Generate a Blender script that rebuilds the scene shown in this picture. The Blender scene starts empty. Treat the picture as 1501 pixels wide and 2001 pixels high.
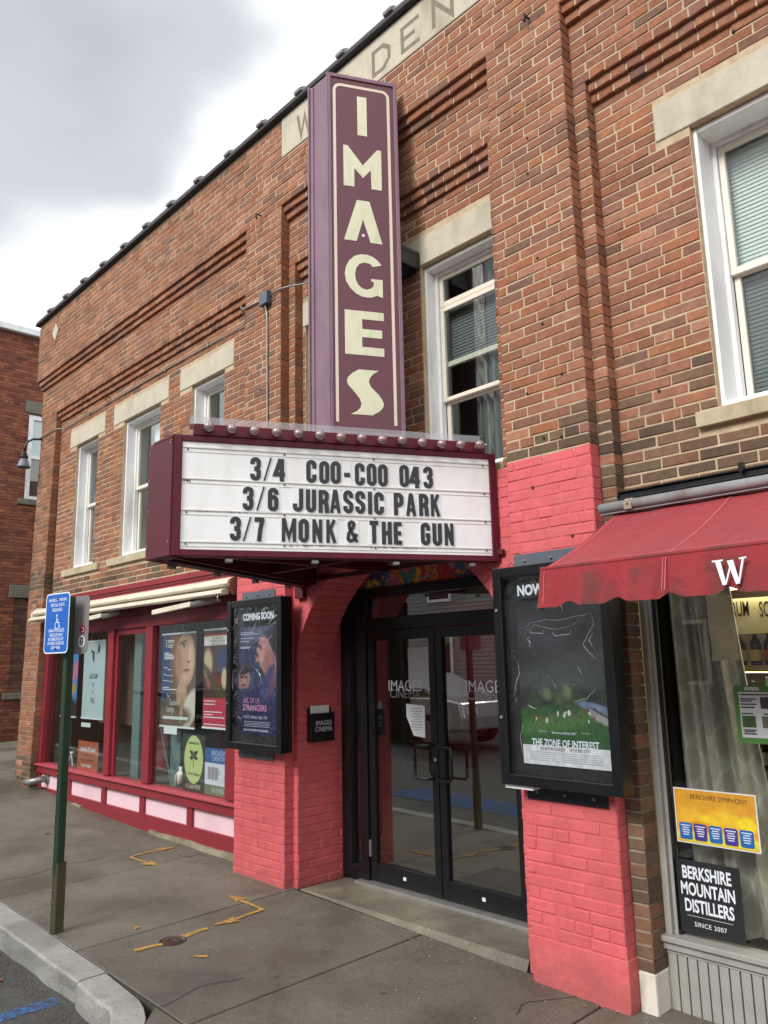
import bpy, math, random
import numpy as np
from mathutils import Vector, Matrix
random.seed(7)
sc = bpy.context.scene
COL = sc.collection
R = math.radians

# ------------------------------------------------------------------ camera
CAM = np.array([0.0, -3.75, 1.63])
YAW, PITCH, ROLL = R(-46.72), R(10.774), R(-1.24)
FPX = 1540.0                                   # focal length for a 1501 x 2001 frame
_f = np.array([math.sin(YAW)*math.cos(PITCH), math.cos(YAW)*math.cos(PITCH), math.sin(PITCH)])
_r = np.cross(_f, [0, 0, 1]); _r /= np.linalg.norm(_r); _u = np.cross(_r, _f)
C_R = _r*math.cos(ROLL) + _u*math.sin(ROLL)
C_U = -_r*math.sin(ROLL) + _u*math.cos(ROLL)
cam_d = bpy.data.cameras.new('camera'); cam = bpy.data.objects.new('camera', cam_d); COL.objects.link(cam)
cam.matrix_world = Matrix(((C_R[0], C_U[0], -_f[0], CAM[0]), (C_R[1], C_U[1], -_f[1], CAM[1]),
                           (C_R[2], C_U[2], -_f[2], CAM[2]), (0, 0, 0, 1)))
cam_d.sensor_fit = 'VERTICAL'; cam_d.sensor_height = 36; cam_d.lens = FPX/2001*36
cam_d.clip_start = .05; cam_d.clip_end = 800
sc.camera = cam
def project(p):
    q = np.asarray(p, float) - CAM
    d = q @ _f
    return 750.5 + FPX*(q @ C_R)/d, 1000.5 - FPX*(q @ C_U)/d, d

# ------------------------------------------------------------------ world, sun, exposure
def srgb(r, g, b):
    f = lambda c: (c/255/12.92) if c/255 <= .04045 else ((c/255+.055)/1.055)**2.4
    return (f(r), f(g), f(b), 1)
W = bpy.data.worlds.new('World'); sc.world = W; W.use_nodes = True
nt = W.node_tree; nt.nodes.clear(); N = nt.nodes.new; L = nt.links.new
SUN_EL, SUN_AZ = 36, 182          # azimuth: clockwise from +Y; the sun is behind the clouds over the street
sky = N('ShaderNodeTexSky'); sky.sky_type = 'NISHITA'; sky.sun_disc = False
sky.sun_elevation = R(SUN_EL); sky.sun_rotation = R(SUN_AZ); sky.air_density = 1.2; sky.dust_density = 3
b1 = N('ShaderNodeBackground'); b1.inputs[1].default_value = .08; L(sky.outputs[0], b1.inputs[0])
tc = N('ShaderNodeTexCoord')
mp = N('ShaderNodeMapping'); L(tc.outputs['Generated'], mp.inputs[0]); mp.inputs['Scale'].default_value = (1.0, 1.0, 1.7)
mp.inputs['Location'].default_value = (.9, 3.3, 2.8)
mp.inputs['Rotation'].default_value = (R(-4), R(-42), 0)
n1 = N('ShaderNodeTexNoise'); n1.inputs['Scale'].default_value = 1.1; n1.inputs['Detail'].default_value = 6; n1.inputs['Roughness'].default_value = .36
L(mp.outputs[0], n1.inputs['Vector'])
cr = N('ShaderNodeValToRGB'); cr.color_ramp.interpolation = 'EASE'
cr.color_ramp.elements[0].position = .36; cr.color_ramp.elements[0].color = (.16, .168, .182, 1)
cr.color_ramp.elements[1].position = .515; cr.color_ramp.elements[1].color = (.90, .92, .925, 1)
e = cr.color_ramp.elements.new(.455); e.color = (.34, .352, .372, 1)
L(n1.outputs[0], cr.inputs[0])
b2 = N('ShaderNodeBackground'); b2.inputs[1].default_value = 1.0; L(cr.outputs[0], b2.inputs[0])
mx = N('ShaderNodeMixShader'); mx.inputs[0].default_value = .93
L(b1.outputs[0], mx.inputs[1]); L(b2.outputs[0], mx.inputs[2])
ow = N('ShaderNodeOutputWorld'); L(mx.outputs[0], ow.inputs[0])
sd = bpy.data.lights.new('sun', 'SUN'); sd.energy = 1.5; sd.angle = R(24); sd.color = (1, .965, .92)
sun = bpy.data.objects.new('sun', sd); COL.objects.link(sun)
_az = R(SUN_AZ); _el = R(SUN_EL)
sdir = Vector((math.sin(_az)*math.cos(_el), math.cos(_az)*math.cos(_el), math.sin(_el)))
sun.rotation_euler = sdir.to_track_quat('Z', 'Y').to_euler()
sc.view_settings.view_transform = 'Standard'; sc.view_settings.look = 'None'
sc.view_settings.exposure = 1.05; sc.view_settings.gamma = 1; sc.view_settings.use_curve_mapping = False

# ------------------------------------------------------------------ materials
def newmat(name):
    m = bpy.data.materials.new(name); m.use_nodes = True
    t = m.node_tree; p = t.nodes['Principled BSDF']
    return m, t, p
def coords(t, scale=(1, 1, 1), kind='Object'):
    c = t.nodes.new('ShaderNodeTexCoord'); mm = t.nodes.new('ShaderNodeMapping')
    t.links.new(c.outputs[kind], mm.inputs[0]); mm.inputs['Scale'].default_value = scale
    return mm.outputs[0]
def noise(t, vec, scale, detail=4, rough=.55, dist=0):
    n = t.nodes.new('ShaderNodeTexNoise'); n.inputs['Scale'].default_value = scale
    n.inputs['Detail'].default_value = detail; n.inputs['Roughness'].default_value = rough
    n.inputs['Distortion'].default_value = dist
    t.links.new(vec, n.inputs['Vector']); return n.outputs[0]
def ramp(t, fac, stops):
    r = t.nodes.new('ShaderNodeValToRGB'); t.links.new(fac, r.inputs[0])
    while len(r.color_ramp.elements) < len(stops): r.color_ramp.elements.new(.5)
    for el, (p, c) in zip(r.color_ramp.elements, stops):
        el.position = p; el.color = c if len(c) == 4 else (*c, 1)
    return r.outputs[0]
def mixc(t, fac, a, b, mode='MIX'):
    m = t.nodes.new('ShaderNodeMix'); m.data_type = 'RGBA'; m.blend_type = mode
    for s, v in ((0, fac), (6, a), (7, b)):
        if hasattr(v, 'is_linked') or hasattr(v, 'links'): t.links.new(v, m.inputs[s])
        else: m.inputs[s].default_value = v
    return m.outputs[2]
def bump(t, p, h, strength=.3, dist=.01):
    b = t.nodes.new('ShaderNodeBump'); b.inputs['Strength'].default_value = strength
    b.inputs['Distance'].default_value = dist; t.links.new(h, b.inputs['Height'])
    t.links.new(b.outputs[0], p.inputs['Normal'])
GREY = lambda v: (v, v, v, 1)
def paint(name, col, rough=.5, var=.12, nscale=6, bstr=.0, metal=0, spec=.5, dirt=None, dscale=2.5, coat=0):
    """a plain paint with uneven tone and, when asked for, patches of grime"""
    m, t, p = newmat(name)
    v = coords(t)
    n = noise(t, v, nscale, 5, .6)
    c = mixc(t, 1.0, col, ramp(t, n, [(.25, GREY(1-var)), (.75, GREY(1+var*.5))]), 'MULTIPLY')
    if dirt:
        d = noise(t, coords(t, (1, 1, .35)), dscale, 6, .65)
        c = mixc(t, ramp(t, d, [(.5, GREY(0)), (.78, GREY(.75))]), c, dirt)
    t.links.new(c, p.inputs['Base Color'])
    rr = t.nodes.new('ShaderNodeMapRange'); t.links.new(n, rr.inputs[0])
    rr.inputs[3].default_value = max(0, rough-.08); rr.inputs[4].default_value = min(1, rough+.08)
    t.links.new(rr.outputs[0], p.inputs['Roughness'])
    p.inputs['Metallic'].default_value = metal; p.inputs['Specular IOR Level'].default_value = spec
    p.inputs['Coat Weight'].default_value = coat
    if bstr: bump(t, p, noise(t, v, nscale*6, 4), bstr, .004)
    return m
def splash(t, v, c):
    """street dirt splashed up in ragged patches over the lowest hand's breadth of the wall"""
    sx = t.nodes.new('ShaderNodeSeparateXYZ'); t.links.new(v, sx.inputs[0])
    a = t.nodes.new('ShaderNodeMath'); a.operation = 'MULTIPLY_ADD'; t.links.new(noise(t, v, 7, 6, .7), a.inputs[0]); a.inputs[1].default_value = -.75; t.links.new(sx.outputs[2], a.inputs[2])
    return mixc(t, mrange(t, a.outputs[0], -.42, -.24, .35, 0), c, srgb(120, 84, 76))
def mrange(t, x, a, b, c, d):
    m_ = t.nodes.new('ShaderNodeMapRange'); t.links.new(x, m_.inputs[0])
    for i_, z_ in enumerate((a, b, c, d)): m_.inputs[i_+1].default_value = z_
    return m_.outputs[0]
def tinted(name, rough=.9, var=.28, bstr=.5, painted=False):
    """bricks: each one carries its own tone in the attribute 'tint'"""
    m, t, p = newmat(name)
    a = t.nodes.new('ShaderNodeAttribute'); a.attribute_name = 'tint'
    v = t.nodes.new('ShaderNodeNewGeometry').outputs['Position']
    n = noise(t, v, 26, 6, .65); n2 = noise(t, v, 5, 4, .6)
    c = mixc(t, 1.0, a.outputs['Color'], ramp(t, n, [(.25, GREY(1-var)), (.7, GREY(1+var*.5))]), 'MULTIPLY')
    c = mixc(t, 1.0, c, ramp(t, n2, [(.3, GREY(.86)), (.7, GREY(1.08))]), 'MULTIPLY')
    if not painted:
        n3 = noise(t, v, 60, 3, .7)      # lime bloom and small pits
        c = mixc(t, ramp(t, n3, [(.64, GREY(0)), (.8, GREY(.35))]), c, srgb(196, 172, 150))
        n4 = noise(t, v, 1.1, 5, .6)     # broad soot patches
        c = mixc(t, ramp(t, n4, [(.52, GREY(0)), (.75, GREY(.30))]), c, srgb(96, 80, 70))
        mp_ = t.nodes.new('ShaderNodeMapping'); mp_.inputs['Scale'].default_value = (5, 5, .45); t.links.new(v, mp_.inputs[0])
        c = mixc(t, ramp(t, noise(t, mp_.outputs[0], 1.6, 5, .65), [(.55, GREY(0)), (.74, GREY(.30))]), c, srgb(104, 86, 74))      # water streaks
        n5 = noise(t, v, 95, 2, .6); c = mixc(t, ramp(t, n5, [(.24, GREY(.5)), (.34, GREY(0))]), c, srgb(70, 48, 42))              # pits
    if painted:       # scuffs, faded patches, a few chips down to the brick
        c = mixc(t, ramp(t, noise(t, v, 2.3, 6, .6), [(.48, GREY(0)), (.75, GREY(.45))]), c, srgb(186, 92, 94))
        c = mixc(t, ramp(t, noise(t, v, 4.1, 6, .7), [(.55, GREY(0)), (.78, GREY(.4))]), c, srgb(218, 126, 126))
        c = mixc(t, ramp(t, noise(t, v, 34, 4, .7), [(.70, GREY(0)), (.715, GREY(.8))]), c, srgb(140, 84, 70))
        c = splash(t, v, c)
    t.links.new(c, p.inputs['Base Color']); p.inputs['Roughness'].default_value = rough
    p.inputs['Specular IOR Level'].default_value = .35 if painted else .25
    bump(t, p, n if not painted else noise(t, v, 40, 5, .6), bstr, .006)
    return m
M = {}
M['brick'] = tinted('brick_clay')
M['pbrick'] = tinted('brick_coral_paint', rough=.72, var=.10, bstr=.5, painted=True)
def mortar(name, a, b):
    m, t, p = newmat(name); v = coords(t)
    n = noise(t, v, 14, 6, .7)
    c = mixc(t, ramp(t, n, [(.35, GREY(0)), (.65, GREY(1))]), a, b)
    n2 = noise(t, v, 1.3, 4)
    c = mixc(t, ramp(t, n2, [(.5, GREY(0)), (.75, GREY(.35))]), c, srgb(120, 105, 88))
    t.links.new(c, p.inputs['Base Color']); p.inputs['Roughness'].default_value = .95
    bump(t, p, noise(t, v, 90, 4, .7), .6, .004); return m
M['mortar'] = mortar('mortar', srgb(200, 180, 150), srgb(176, 154, 126))
M['mortar2'] = mortar('mortar_weathered', srgb(160, 150, 128), srgb(128, 116, 98))
M['pmortar'] = paint('coral_paint_joint', srgb(205, 95, 100), .6, .12, 12, .3)
CORAL = srgb(211, 99, 104)
M['stone'] = paint('limestone', srgb(196, 188, 170), .9, .12, 9, .5, spec=.2, dirt=srgb(138, 130, 112))
M['stone2'] = paint('limestone_sill', srgb(186, 174, 148), .9, .16, 12, .6, spec=.2, dirt=srgb(128, 114, 88), dscale=5)
M['carve'] = paint('carved_letter_grey', srgb(140, 132, 116), .95, .25, 60, .8, spec=.1)
M['white'] = paint('white_window_paint', srgb(240, 241, 242), .45, .06, 4, .05, dirt=srgb(178, 172, 160), dscale=4)
M['cream'] = paint('cream_vinyl', srgb(232, 224, 208), .4, .05, 4)
M['red'] = paint('shop_front_red', srgb(138, 42, 52), .42, .16, 5, .12, dirt=srgb(120, 40, 46), dscale=3)
M['redtop'] = paint('shop_front_red_faded', srgb(176, 70, 80), .6, .15, 6, .15)
M['pink'] = paint('pale_pink_panel', srgb(232, 200, 210), .6, .06, 5, .1, dirt=srgb(206, 168, 176), dscale=2)
M['maroon'] = paint('marquee_maroon', srgb(92, 22, 38), .5, .2, 4, .08, spec=.3, dirt=srgb(70, 24, 34), dscale=3)
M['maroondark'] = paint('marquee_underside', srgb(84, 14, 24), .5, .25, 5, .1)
M['flange'] = paint('marquee_bottom_flange', srgb(84, 54, 66), .5, .2, 6, .1)
M['mauve'] = paint('sign_mauve_metal', srgb(136, 108, 124), .5, .18, 3, .05, spec=.35, dirt=srgb(104, 80, 94), dscale=5)
M['plum'] = paint('sign_plum_panel', srgb(102, 50, 64), .35, .10, 2.5, .02)
M['letter'] = paint('sign_cream_letter', srgb(226, 226, 196), .4, .05, 6, dirt=srgb(200, 196, 160), dscale=12)
M['line'] = paint('sign_cream_line', srgb(228, 214, 196), .4, .04, 6)
M['board'] = paint('marquee_white_board', srgb(240, 242, 243), .35, .04, 2, dirt=srgb(204, 204, 198), dscale=2.2)
M['track'] = paint('marquee_track', srgb(216, 217, 214), .35, .08, 20, dirt=srgb(150, 132, 104), dscale=6)
M['tile'] = paint('letter_tile', srgb(234, 237, 239), .25, .03, 4)
M['black'] = paint('black_letter', srgb(34, 35, 40), .4, .1, 8)
M['blackmetal'] = paint('black_aluminium', srgb(20, 21, 25), .32, .2, 6, .02)
M['blackmatte'] = paint('black_matte', srgb(14, 14, 16), .7, .2, 6)
M['plate'] = paint('grey_steel_plate', srgb(88, 94, 106), .5, .15, 8, .05)
M['steel'] = paint('galvanised_steel', srgb(156, 156, 152), .45, .2, 14, .05, metal=.6)
M['alu'] = paint('threshold_aluminium', srgb(190, 190, 186), .35, .15, 14, .03, metal=.7)
M['awn'] = paint('cassette_cream', srgb(226, 220, 200), .4, .06, 3, dirt=srgb(196, 186, 160), dscale=5)
M['brown'] = paint('cassette_end_brown', srgb(128, 84, 68), .55, .1, 6)
M['shopgrey'] = paint('shop_front_grey', srgb(158, 156, 150), .55, .12, 6, .12, dirt=srgb(128, 124, 114), dscale=4)
M['pipe'] = paint('old_painted_pipe', srgb(150, 152, 154), .65, .25, 9, .3, spec=.3, dirt=srgb(112, 88, 60), dscale=7)
M['rust'] = paint('rusty_strap', srgb(164, 150, 128), .7, .3, 30, .4, dirt=srgb(106, 78, 52), dscale=14)
M['hook'] = paint('rusty_hook', srgb(44, 34, 30), .8, .3, 30)
M['green'] = paint('green_post', srgb(30, 56, 38), .55, .2, 9, .15, dirt=srgb(74, 70, 48), dscale=5)
M['olive'] = paint('post_sleeve_rusty', srgb(70, 68, 42), .75, .3, 12, .3, dirt=srgb(88, 60, 38), dscale=8)
M['blue'] = paint('sign_blue', srgb(28, 98, 190), .35, .06, 5)
M['signwhite'] = paint('sign_white', srgb(226, 232, 240), .4, .04, 6)
M['signback'] = paint('sign_grey_back', srgb(124, 120, 120), .5, .12, 6)
M['stickred'] = paint('red_sticker', srgb(150, 24, 36), .4, .1, 6)
M['paper'] = paint('white_paper', srgb(222, 226, 230), .7, .05, 6)
M['copdark'] = paint('dark_flashing', srgb(44, 42, 46), .6, .2, 6)
M['coping'] = paint('clay_coping_grey', srgb(158, 155, 158), .75, .22, 9, .4, dirt=srgb(96, 92, 92))
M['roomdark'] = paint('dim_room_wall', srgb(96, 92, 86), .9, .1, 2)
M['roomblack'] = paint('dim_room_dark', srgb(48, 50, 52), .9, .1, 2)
M['lobby'] = paint('lobby_wall', srgb(140, 138, 134), .9, .06, 2)
M['lobbyred'] = paint('lobby_red', srgb(150, 22, 40), .7, .08, 3)
M['lobbytan'] = paint('lobby_tan', srgb(198, 170, 128), .7, .08, 3)
M['teal'] = paint('teal_screen', srgb(96, 122, 120), .7, .15, 3)
M['maroonpanel'] = paint('inner_low_wall', srgb(128, 40, 50), .7, .12, 4)
M['shelf'] = paint('shelf_wood', srgb(150, 132, 96), .6, .2, 12)
M['gold'] = paint('warm_board', srgb(214, 206, 170), .6, .06, 6)
def worn(name, col, under, scale, lo, hi):
    """sprayed paint worn away in spots: where it is gone the surface below shows"""
    m, t, p = newmat(name); v = t.nodes.new('ShaderNodeNewGeometry').outputs['Position']
    n = noise(t, v, scale, 6, .75); n2 = noise(t, v, scale*6, 3, .7)
    c = mixc(t, ramp(t, n, [(.35, GREY(0)), (.75, GREY(.6))]), col, under)
    t.links.new(c, p.inputs['Base Color']); p.inputs['Roughness'].default_value = .9
    gone = mixc(t, ramp(t, n2, [(.50, GREY(0)), (.66, GREY(1))]), ramp(t, n, [(lo, GREY(0)), (hi, GREY(1))]), GREY(1))
    tr = t.nodes.new('ShaderNodeBsdfTransparent'); x = t.nodes.new('ShaderNodeMixShader'); o = t.nodes['Material Output']
    t.links.new(gone, x.inputs[0]); t.links.new(p.outputs[0], x.inputs[1]); t.links.new(tr.outputs[0], x.inputs[2]); t.links.new(x.outputs[0], o.inputs[0])
    return m
M['yellowpaint'] = worn('yellow_marking', srgb(204, 156, 74), srgb(112, 100, 78), 22, .54, .72)
M['redpaint'] = worn('faded_red_marking', srgb(116, 66, 60), srgb(92, 84, 74), 22, .40, .58)
M['bluepaint'] = worn('blue_marking', srgb(66, 112, 172), srgb(70, 72, 76), 30, .45, .62)
M['iron'] = paint('rusty_iron_lid', srgb(74, 52, 42), .8, .4, 60, .8)
M['mat'] = paint('door_mat', srgb(56, 54, 54), .95, .2, 60, .4)
M['rubber'] = paint('rubber', srgb(22, 22, 22), .8, .1, 8)
M['carpaint'] = paint('silver_car_paint', srgb(196, 200, 206), .22, .05, 2, metal=.5, coat=.6)
M['clap'] = paint('clapboard', srgb(132, 134, 134), .7, .08, 2)
M['leafbrown'] = paint('dead_leaf', srgb(128, 82, 52), .8, .3, 20)

def glass(name, tint=(1, 1, 1, 1), ior=1.52, rough=.0, refl=1.0, wav=0, alpha=1.0):
    m = bpy.data.materials.new(name); m.use_nodes = True; t = m.node_tree; t.nodes.clear()
    o = t.nodes.new('ShaderNodeOutputMaterial'); tr = t.nodes.new('ShaderNodeBsdfTransparent'); tr.inputs[0].default_value = tint
    g = t.nodes.new('ShaderNodeBsdfGlossy'); g.inputs['Roughness'].default_value = rough; g.inputs[0].default_value = (1, 1, 1, 1)
    # Schlick reflectance, the same for both sides of the thin sheet
    def mt(op, a, b=None):
        q_ = t.nodes.new('ShaderNodeMath'); q_.operation = op; q_.use_clamp = op == 'MINIMUM'
        for i_, z_ in enumerate((a, b)):
            if z_ is None: continue
            if hasattr(z_, 'links'): t.links.new(z_, q_.inputs[i_])
            else: q_.inputs[i_].default_value = z_
        return q_.outputs[0]
    ge = t.nodes.new('ShaderNodeNewGeometry'); dt = t.nodes.new('ShaderNodeVectorMath'); dt.operation = 'DOT_PRODUCT'
    t.links.new(ge.outputs['Normal'], dt.inputs[0]); t.links.new(ge.outputs['Incoming'], dt.inputs[1])
    f0 = ((ior-1)/(ior+1))**2
    sch = mt('ADD', f0, mt('MULTIPLY', 1-f0, mt('POWER', mt('SUBTRACT', 1.0, mt('ABSOLUTE', dt.outputs['Value'])), 5.0)))
    class ml: outputs = [mt('MINIMUM', mt('MULTIPLY', sch, refl), .95)]
    x = t.nodes.new('ShaderNodeMixShader'); t.links.new(ml.outputs[0], x.inputs[0])
    t.links.new(tr.outputs[0], x.inputs[1]); t.links.new(g.outputs[0], x.inputs[2]); t.links.new(x.outputs[0], o.inputs[0])
    if wav:
        v = coords(t); n = noise(t, v, 7, 3, .5, 1.2)
        b = t.nodes.new('ShaderNodeBump'); b.inputs['Strength'].default_value = wav; b.inputs['Distance'].default_value = .03
        t.links.new(n, b.inputs['Height']); t.links.new(b.outputs[0], g.inputs['Normal'])
    return m
M['glass'] = glass('window_glass', (.93, .96, .95, 1), 1.55, .0, 1.0)
M['glassup'] = glass('upper_window_glass', (.90, .94, .93, 1), 1.6, .01, 1.3)
M['glassdoor'] = glass('door_glass', (.74, .76, .76, 1), 1.6, .0, 3.2)
M['acrylic'] = glass('wrinkled_acrylic', (.96, .97, .98, 1), 1.45, .03, 1.8, wav=.42)
M['clear'] = glass('clear_plastic', (.84, .82, .84, 1), 1.5, .08, 2.0)
M['bulb'] = paint('bulb_glass', srgb(160, 140, 140), .12, .25, 40, metal=.35, coat=.5)

def emit(name, col, s):
    m, t, p = newmat(name); p.inputs['Emission Color'].default_value = col; p.inputs['Emission Strength'].default_value = s
    p.inputs['Base Color'].default_value = (.8, .8, .8, 1); return m
M['lamp'] = emit('lit_downlight', srgb(255, 232, 150), 3.0)
M['tube'] = emit('lit_shelf_tube', srgb(255, 226, 150), 3.5)

def concrete(name, a, b, dark, sc_=1.0):
    m, t, p = newmat(name); v = coords(t)
    oi = t.nodes.new('ShaderNodeObjectInfo')
    n = noise(t, v, 1.6*sc_, 7, .62); n2 = noise(t, v, 130, 3, .7); n3 = noise(t, v, 11, 5, .6)
    c = mixc(t, ramp(t, n, [(.3, GREY(0)), (.7, GREY(1))]), a, b)
    c = mixc(t, 1, c, ramp(t, n2, [(.3, GREY(.72)), (.5, GREY(1)), (.72, GREY(1.28))]), 'MULTIPLY')
    c = mixc(t, ramp(t, n3, [(.55, GREY(0)), (.75, GREY(.45))]), c, dark)
    c = mixc(t, 1, c, ramp(t, oi.outputs['Random'], [(0, GREY(.88)), (1, GREY(1.10))]), 'MULTIPLY')
    t.links.new(c, p.inputs['Base Color'])
    t.links.new(ramp(t, n, [(.3, GREY(.72)), (.7, GREY(.9))]), p.inputs['Roughness'])
    vg = t.nodes.new('ShaderNodeNewGeometry').outputs['Position']
    vr = t.nodes.new('ShaderNodeTexVoronoi'); vr.inputs['Scale'].default_value = 230; t.links.new(vg, vr.inputs['Vector'])
    sc2 = t.nodes.new('ShaderNodeSeparateColor'); t.links.new(vr.outputs['Color'], sc2.inputs[0])
    c = mixc(t, ramp(t, sc2.outputs[0], [(.82, GREY(0)), (.90, GREY(.26))]), c, srgb(168, 162, 148))       # pale aggregate
    c = mixc(t, ramp(t, sc2.outputs[1], [(.84, GREY(0)), (.92, GREY(.30))]), c, srgb(58, 55, 50))          # dark aggregate
    damp = noise(t, vg, .85, 6, .66, .4)
    c = mixc(t, 1, c, ramp(t, damp, [(.40, GREY(1.08)), (.60, GREY(.74))]), 'MULTIPLY')
    t.links.new(ramp(t, damp, [(.42, GREY(.85)), (.62, GREY(.42))]), p.inputs['Roughness'])                       # damp patches
    gum = t.nodes.new('ShaderNodeTexVoronoi'); gum.inputs['Scale'].default_value = 2.1; t.links.new(vg, gum.inputs['Vector'])
    c = mixc(t, ramp(t, gum.outputs['Distance'], [(.035, GREY(.55)), (.045, GREY(0))]), c, srgb(52, 49, 44))    # old gum
    t.links.new(c, p.inputs['Base Color'])
    bump(t, p, noise(t, v, 120, 5, .75), .35, .004); return m
M['walk'] = concrete('sidewalk_concrete', srgb(115, 109, 98), srgb(97, 92, 82), srgb(79, 74, 65))
M['step'] = concrete('entrance_concrete', srgb(136, 129, 113), srgb(96, 89, 77), srgb(80, 73, 62), 1.6)
M['granite'] = concrete('kerb_granite', srgb(178, 178, 172), srgb(158, 158, 152), srgb(120, 118, 110), 2)
M['road'] = concrete('asphalt', srgb(84, 84, 83), srgb(68, 68, 69), srgb(58, 56, 54))
M['base'] = concrete('rough_stone_base', srgb(170, 160, 136), srgb(130, 120, 98), srgb(96, 92, 66), 3)

# ------------------------------------------------------------------ object helpers
def tag(o, label=None, cat=None, group=None, kind=None):
    if label: o['label'] = label
    if cat: o['category'] = cat
    if group: o['group'] = group
    if kind: o['kind'] = kind
    return o
def empty(name, loc, label=None, cat=None, group=None, kind=None, rz=0):
    o = bpy.data.objects.new(name, None); COL.objects.link(o); o.location = loc; o.rotation_euler = (0, 0, rz)
    o.empty_display_size = .1
    return tag(o, label, cat, group, kind)
def wp(o):                       # world matrix before any depsgraph update
    m = o.matrix_basis.copy()
    return wp(o.parent) @ m if o.parent else m
class MB:
    def __init__(s): s.v = []; s.f = []; s.mi = []; s.uv = None
    def add(s, vs, fs, mi=0):
        b = len(s.v); s.v += [tuple(map(float, p)) for p in vs]
        s.f += [tuple(b+i for i in f) for f in fs]; s.mi += [mi]*len(fs); return s
    def box(s, x0, x1, y0, y1, z0, z1, mi=0):
        return s.add([(x0, y0, z0), (x1, y0, z0), (x1, y1, z0), (x0, y1, z0), (x0, y0, z1), (x1, y0, z1), (x1, y1, z1), (x0, y1, z1)],
                     [(0, 3, 2, 1), (4, 5, 6, 7), (0, 1, 5, 4), (1, 2, 6, 5), (2, 3, 7, 6), (3, 0, 4, 7)], mi)
    def obox(s, F, u0, u1, w0, w1, n0, n1, mi=0):     # box in a frame: u right, w up, n outward
        P = [F(u, w, n) for n in (n0, n1) for (u, w) in ((u0, w0), (u1, w0), (u1, w1), (u0, w1))]
        return s.add(P, [(3, 2, 1, 0), (4, 5, 6, 7), (0, 1, 5, 4), (1, 2, 6, 5), (2, 3, 7, 6), (3, 0, 4, 7)], mi)
    def prism(s, F, pts, n0, n1, mi=0):               # polygon (u,w) extruded from n0 to n1
        k = len(pts); P = [F(u, w, n0) for u, w in pts] + [F(u, w, n1) for u, w in pts]
        return s.add(P, [tuple(range(k-1, -1, -1)), tuple(range(k, 2*k))] + [(i, (i+1) % k, k+(i+1) % k, k+i) for i in range(k)], mi)
    def strip(s, F, pts, t, n0, n1, closed=False, mi=0):   # thick polyline
        k = len(pts); Lf, Rt = [], []
        for i in range(k):
            a = np.array(pts[i-1] if (i or closed) else pts[i], float); b = np.array(pts[i], float)
            c = np.array(pts[(i+1) % k] if (i < k-1 or closed) else pts[i], float)
            d1 = b-a; d2 = c-b
            if np.linalg.norm(d1) < 1e-9: d1 = d2
            if np.linalg.norm(d2) < 1e-9: d2 = d1
            d1 = d1/np.linalg.norm(d1); d2 = d2/np.linalg.norm(d2)
            m1 = np.array([-d1[1], d1[0]]); m2 = np.array([-d2[1], d2[0]]); m = m1+m2
            m = m/max(np.linalg.norm(m), 1e-6); q = t/2/max(.35, m@m1)
            Lf.append(b+m*q); Rt.append(b-m*q)
        P = [F(*p, n1) for p in Lf]+[F(*p, n1) for p in Rt]+[F(*p, n0) for p in Lf]+[F(*p, n0) for p in Rt]
        fs = []
        for i in range(k if closed else k-1):
            j = (i+1) % k
            fs += [(i, k+i, k+j, j), (i, j, 2*k+j, 2*k+i), (k+j, k+i, 3*k+i, 3*k+j)]
        if not closed: fs += [(0, 2*k, 3*k, k), (k-1, 2*k-1, 4*k-1, 3*k-1)]
        return s.add(P, fs, mi)
    def tube(s, pts, r, n=10, mi=0, cap=True):
        pts = [Vector(p) for p in pts]; k = len(pts); rs = r if isinstance(r, (list, tuple)) else [r]*k
        up = Vector((0, 0, 1)); P = []
        prev = None
        for i, p in enumerate(pts):
            d = (pts[min(i+1, k-1)]-pts[max(i-1, 0)]).normalized()
            if prev is None: a = d.cross(up if abs(d.z) < .9 else Vector((1, 0, 0))).normalized()
            else: a = (prev - d*prev.dot(d)).normalized()
            prev = a; b = d.cross(a)
            for j in range(n):
                q = 2*math.pi*j/n; P.append(p+(a*math.cos(q)+b*math.sin(q))*rs[i])
        fs = [(i*n+j, i*n+(j+1) % n, (i+1)*n+(j+1) % n, (i+1)*n+j) for i in range(k-1) for j in range(n)]
        if cap: fs += [tuple(range(n-1, -1, -1)), tuple((k-1)*n+j for j in range(n))]
        return s.add(P, fs, mi)
    def lathe(s, c, prof, n=16, mi=0, axis=None):     # profile (radius, height) about an axis at c
        ax = Vector(axis or (0, 0, 1)).normalized(); a = ax.orthogonal().normalized(); b = ax.cross(a); c = Vector(c); P = []
        for r, h in prof:
            for j in range(n):
                q = 2*math.pi*j/n; P.append(c+ax*h+(a*math.cos(q)+b*math.sin(q))*r)
        k = len(prof)
        fs = [(i*n+j, i*n+(j+1) % n, (i+1)*n+(j+1) % n, (i+1)*n+j) for i in range(k-1) for j in range(n)]
        fs += [tuple(range(n-1, -1, -1)), tuple((k-1)*n+j for j in range(n))]
        return s.add(P, fs, mi)
    def build(s, name, mat, parent=None, bevel=0, smooth=False, tints=None, kind=None, label=None, cat=None, group=None, origin=None, seg=1):
        me = bpy.data.meshes.new(name)
        V = s.v
        off = Vector((0, 0, 0))
        if parent is not None: off = wp(parent).translation
        elif origin is not None: off = Vector(origin)
        else:
            A = np.array(V); off = Vector(((A[:, 0].min()+A[:, 0].max())/2, (A[:, 1].min()+A[:, 1].max())/2, A[:, 2].min()))
        if parent is not None and origin is not None: off = Vector(origin)
        V = [(x-off.x, y-off.y, z-off.z) for x, y, z in V]
        me.from_pydata(V, [], s.f); me.update()
        mats = mat if isinstance(mat, (list, tuple)) else [mat]
        for q in mats: me.materials.append(M[q] if isinstance(q, str) else q)
        if len(mats) > 1: me.polygons.foreach_set('material_index', s.mi)
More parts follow.
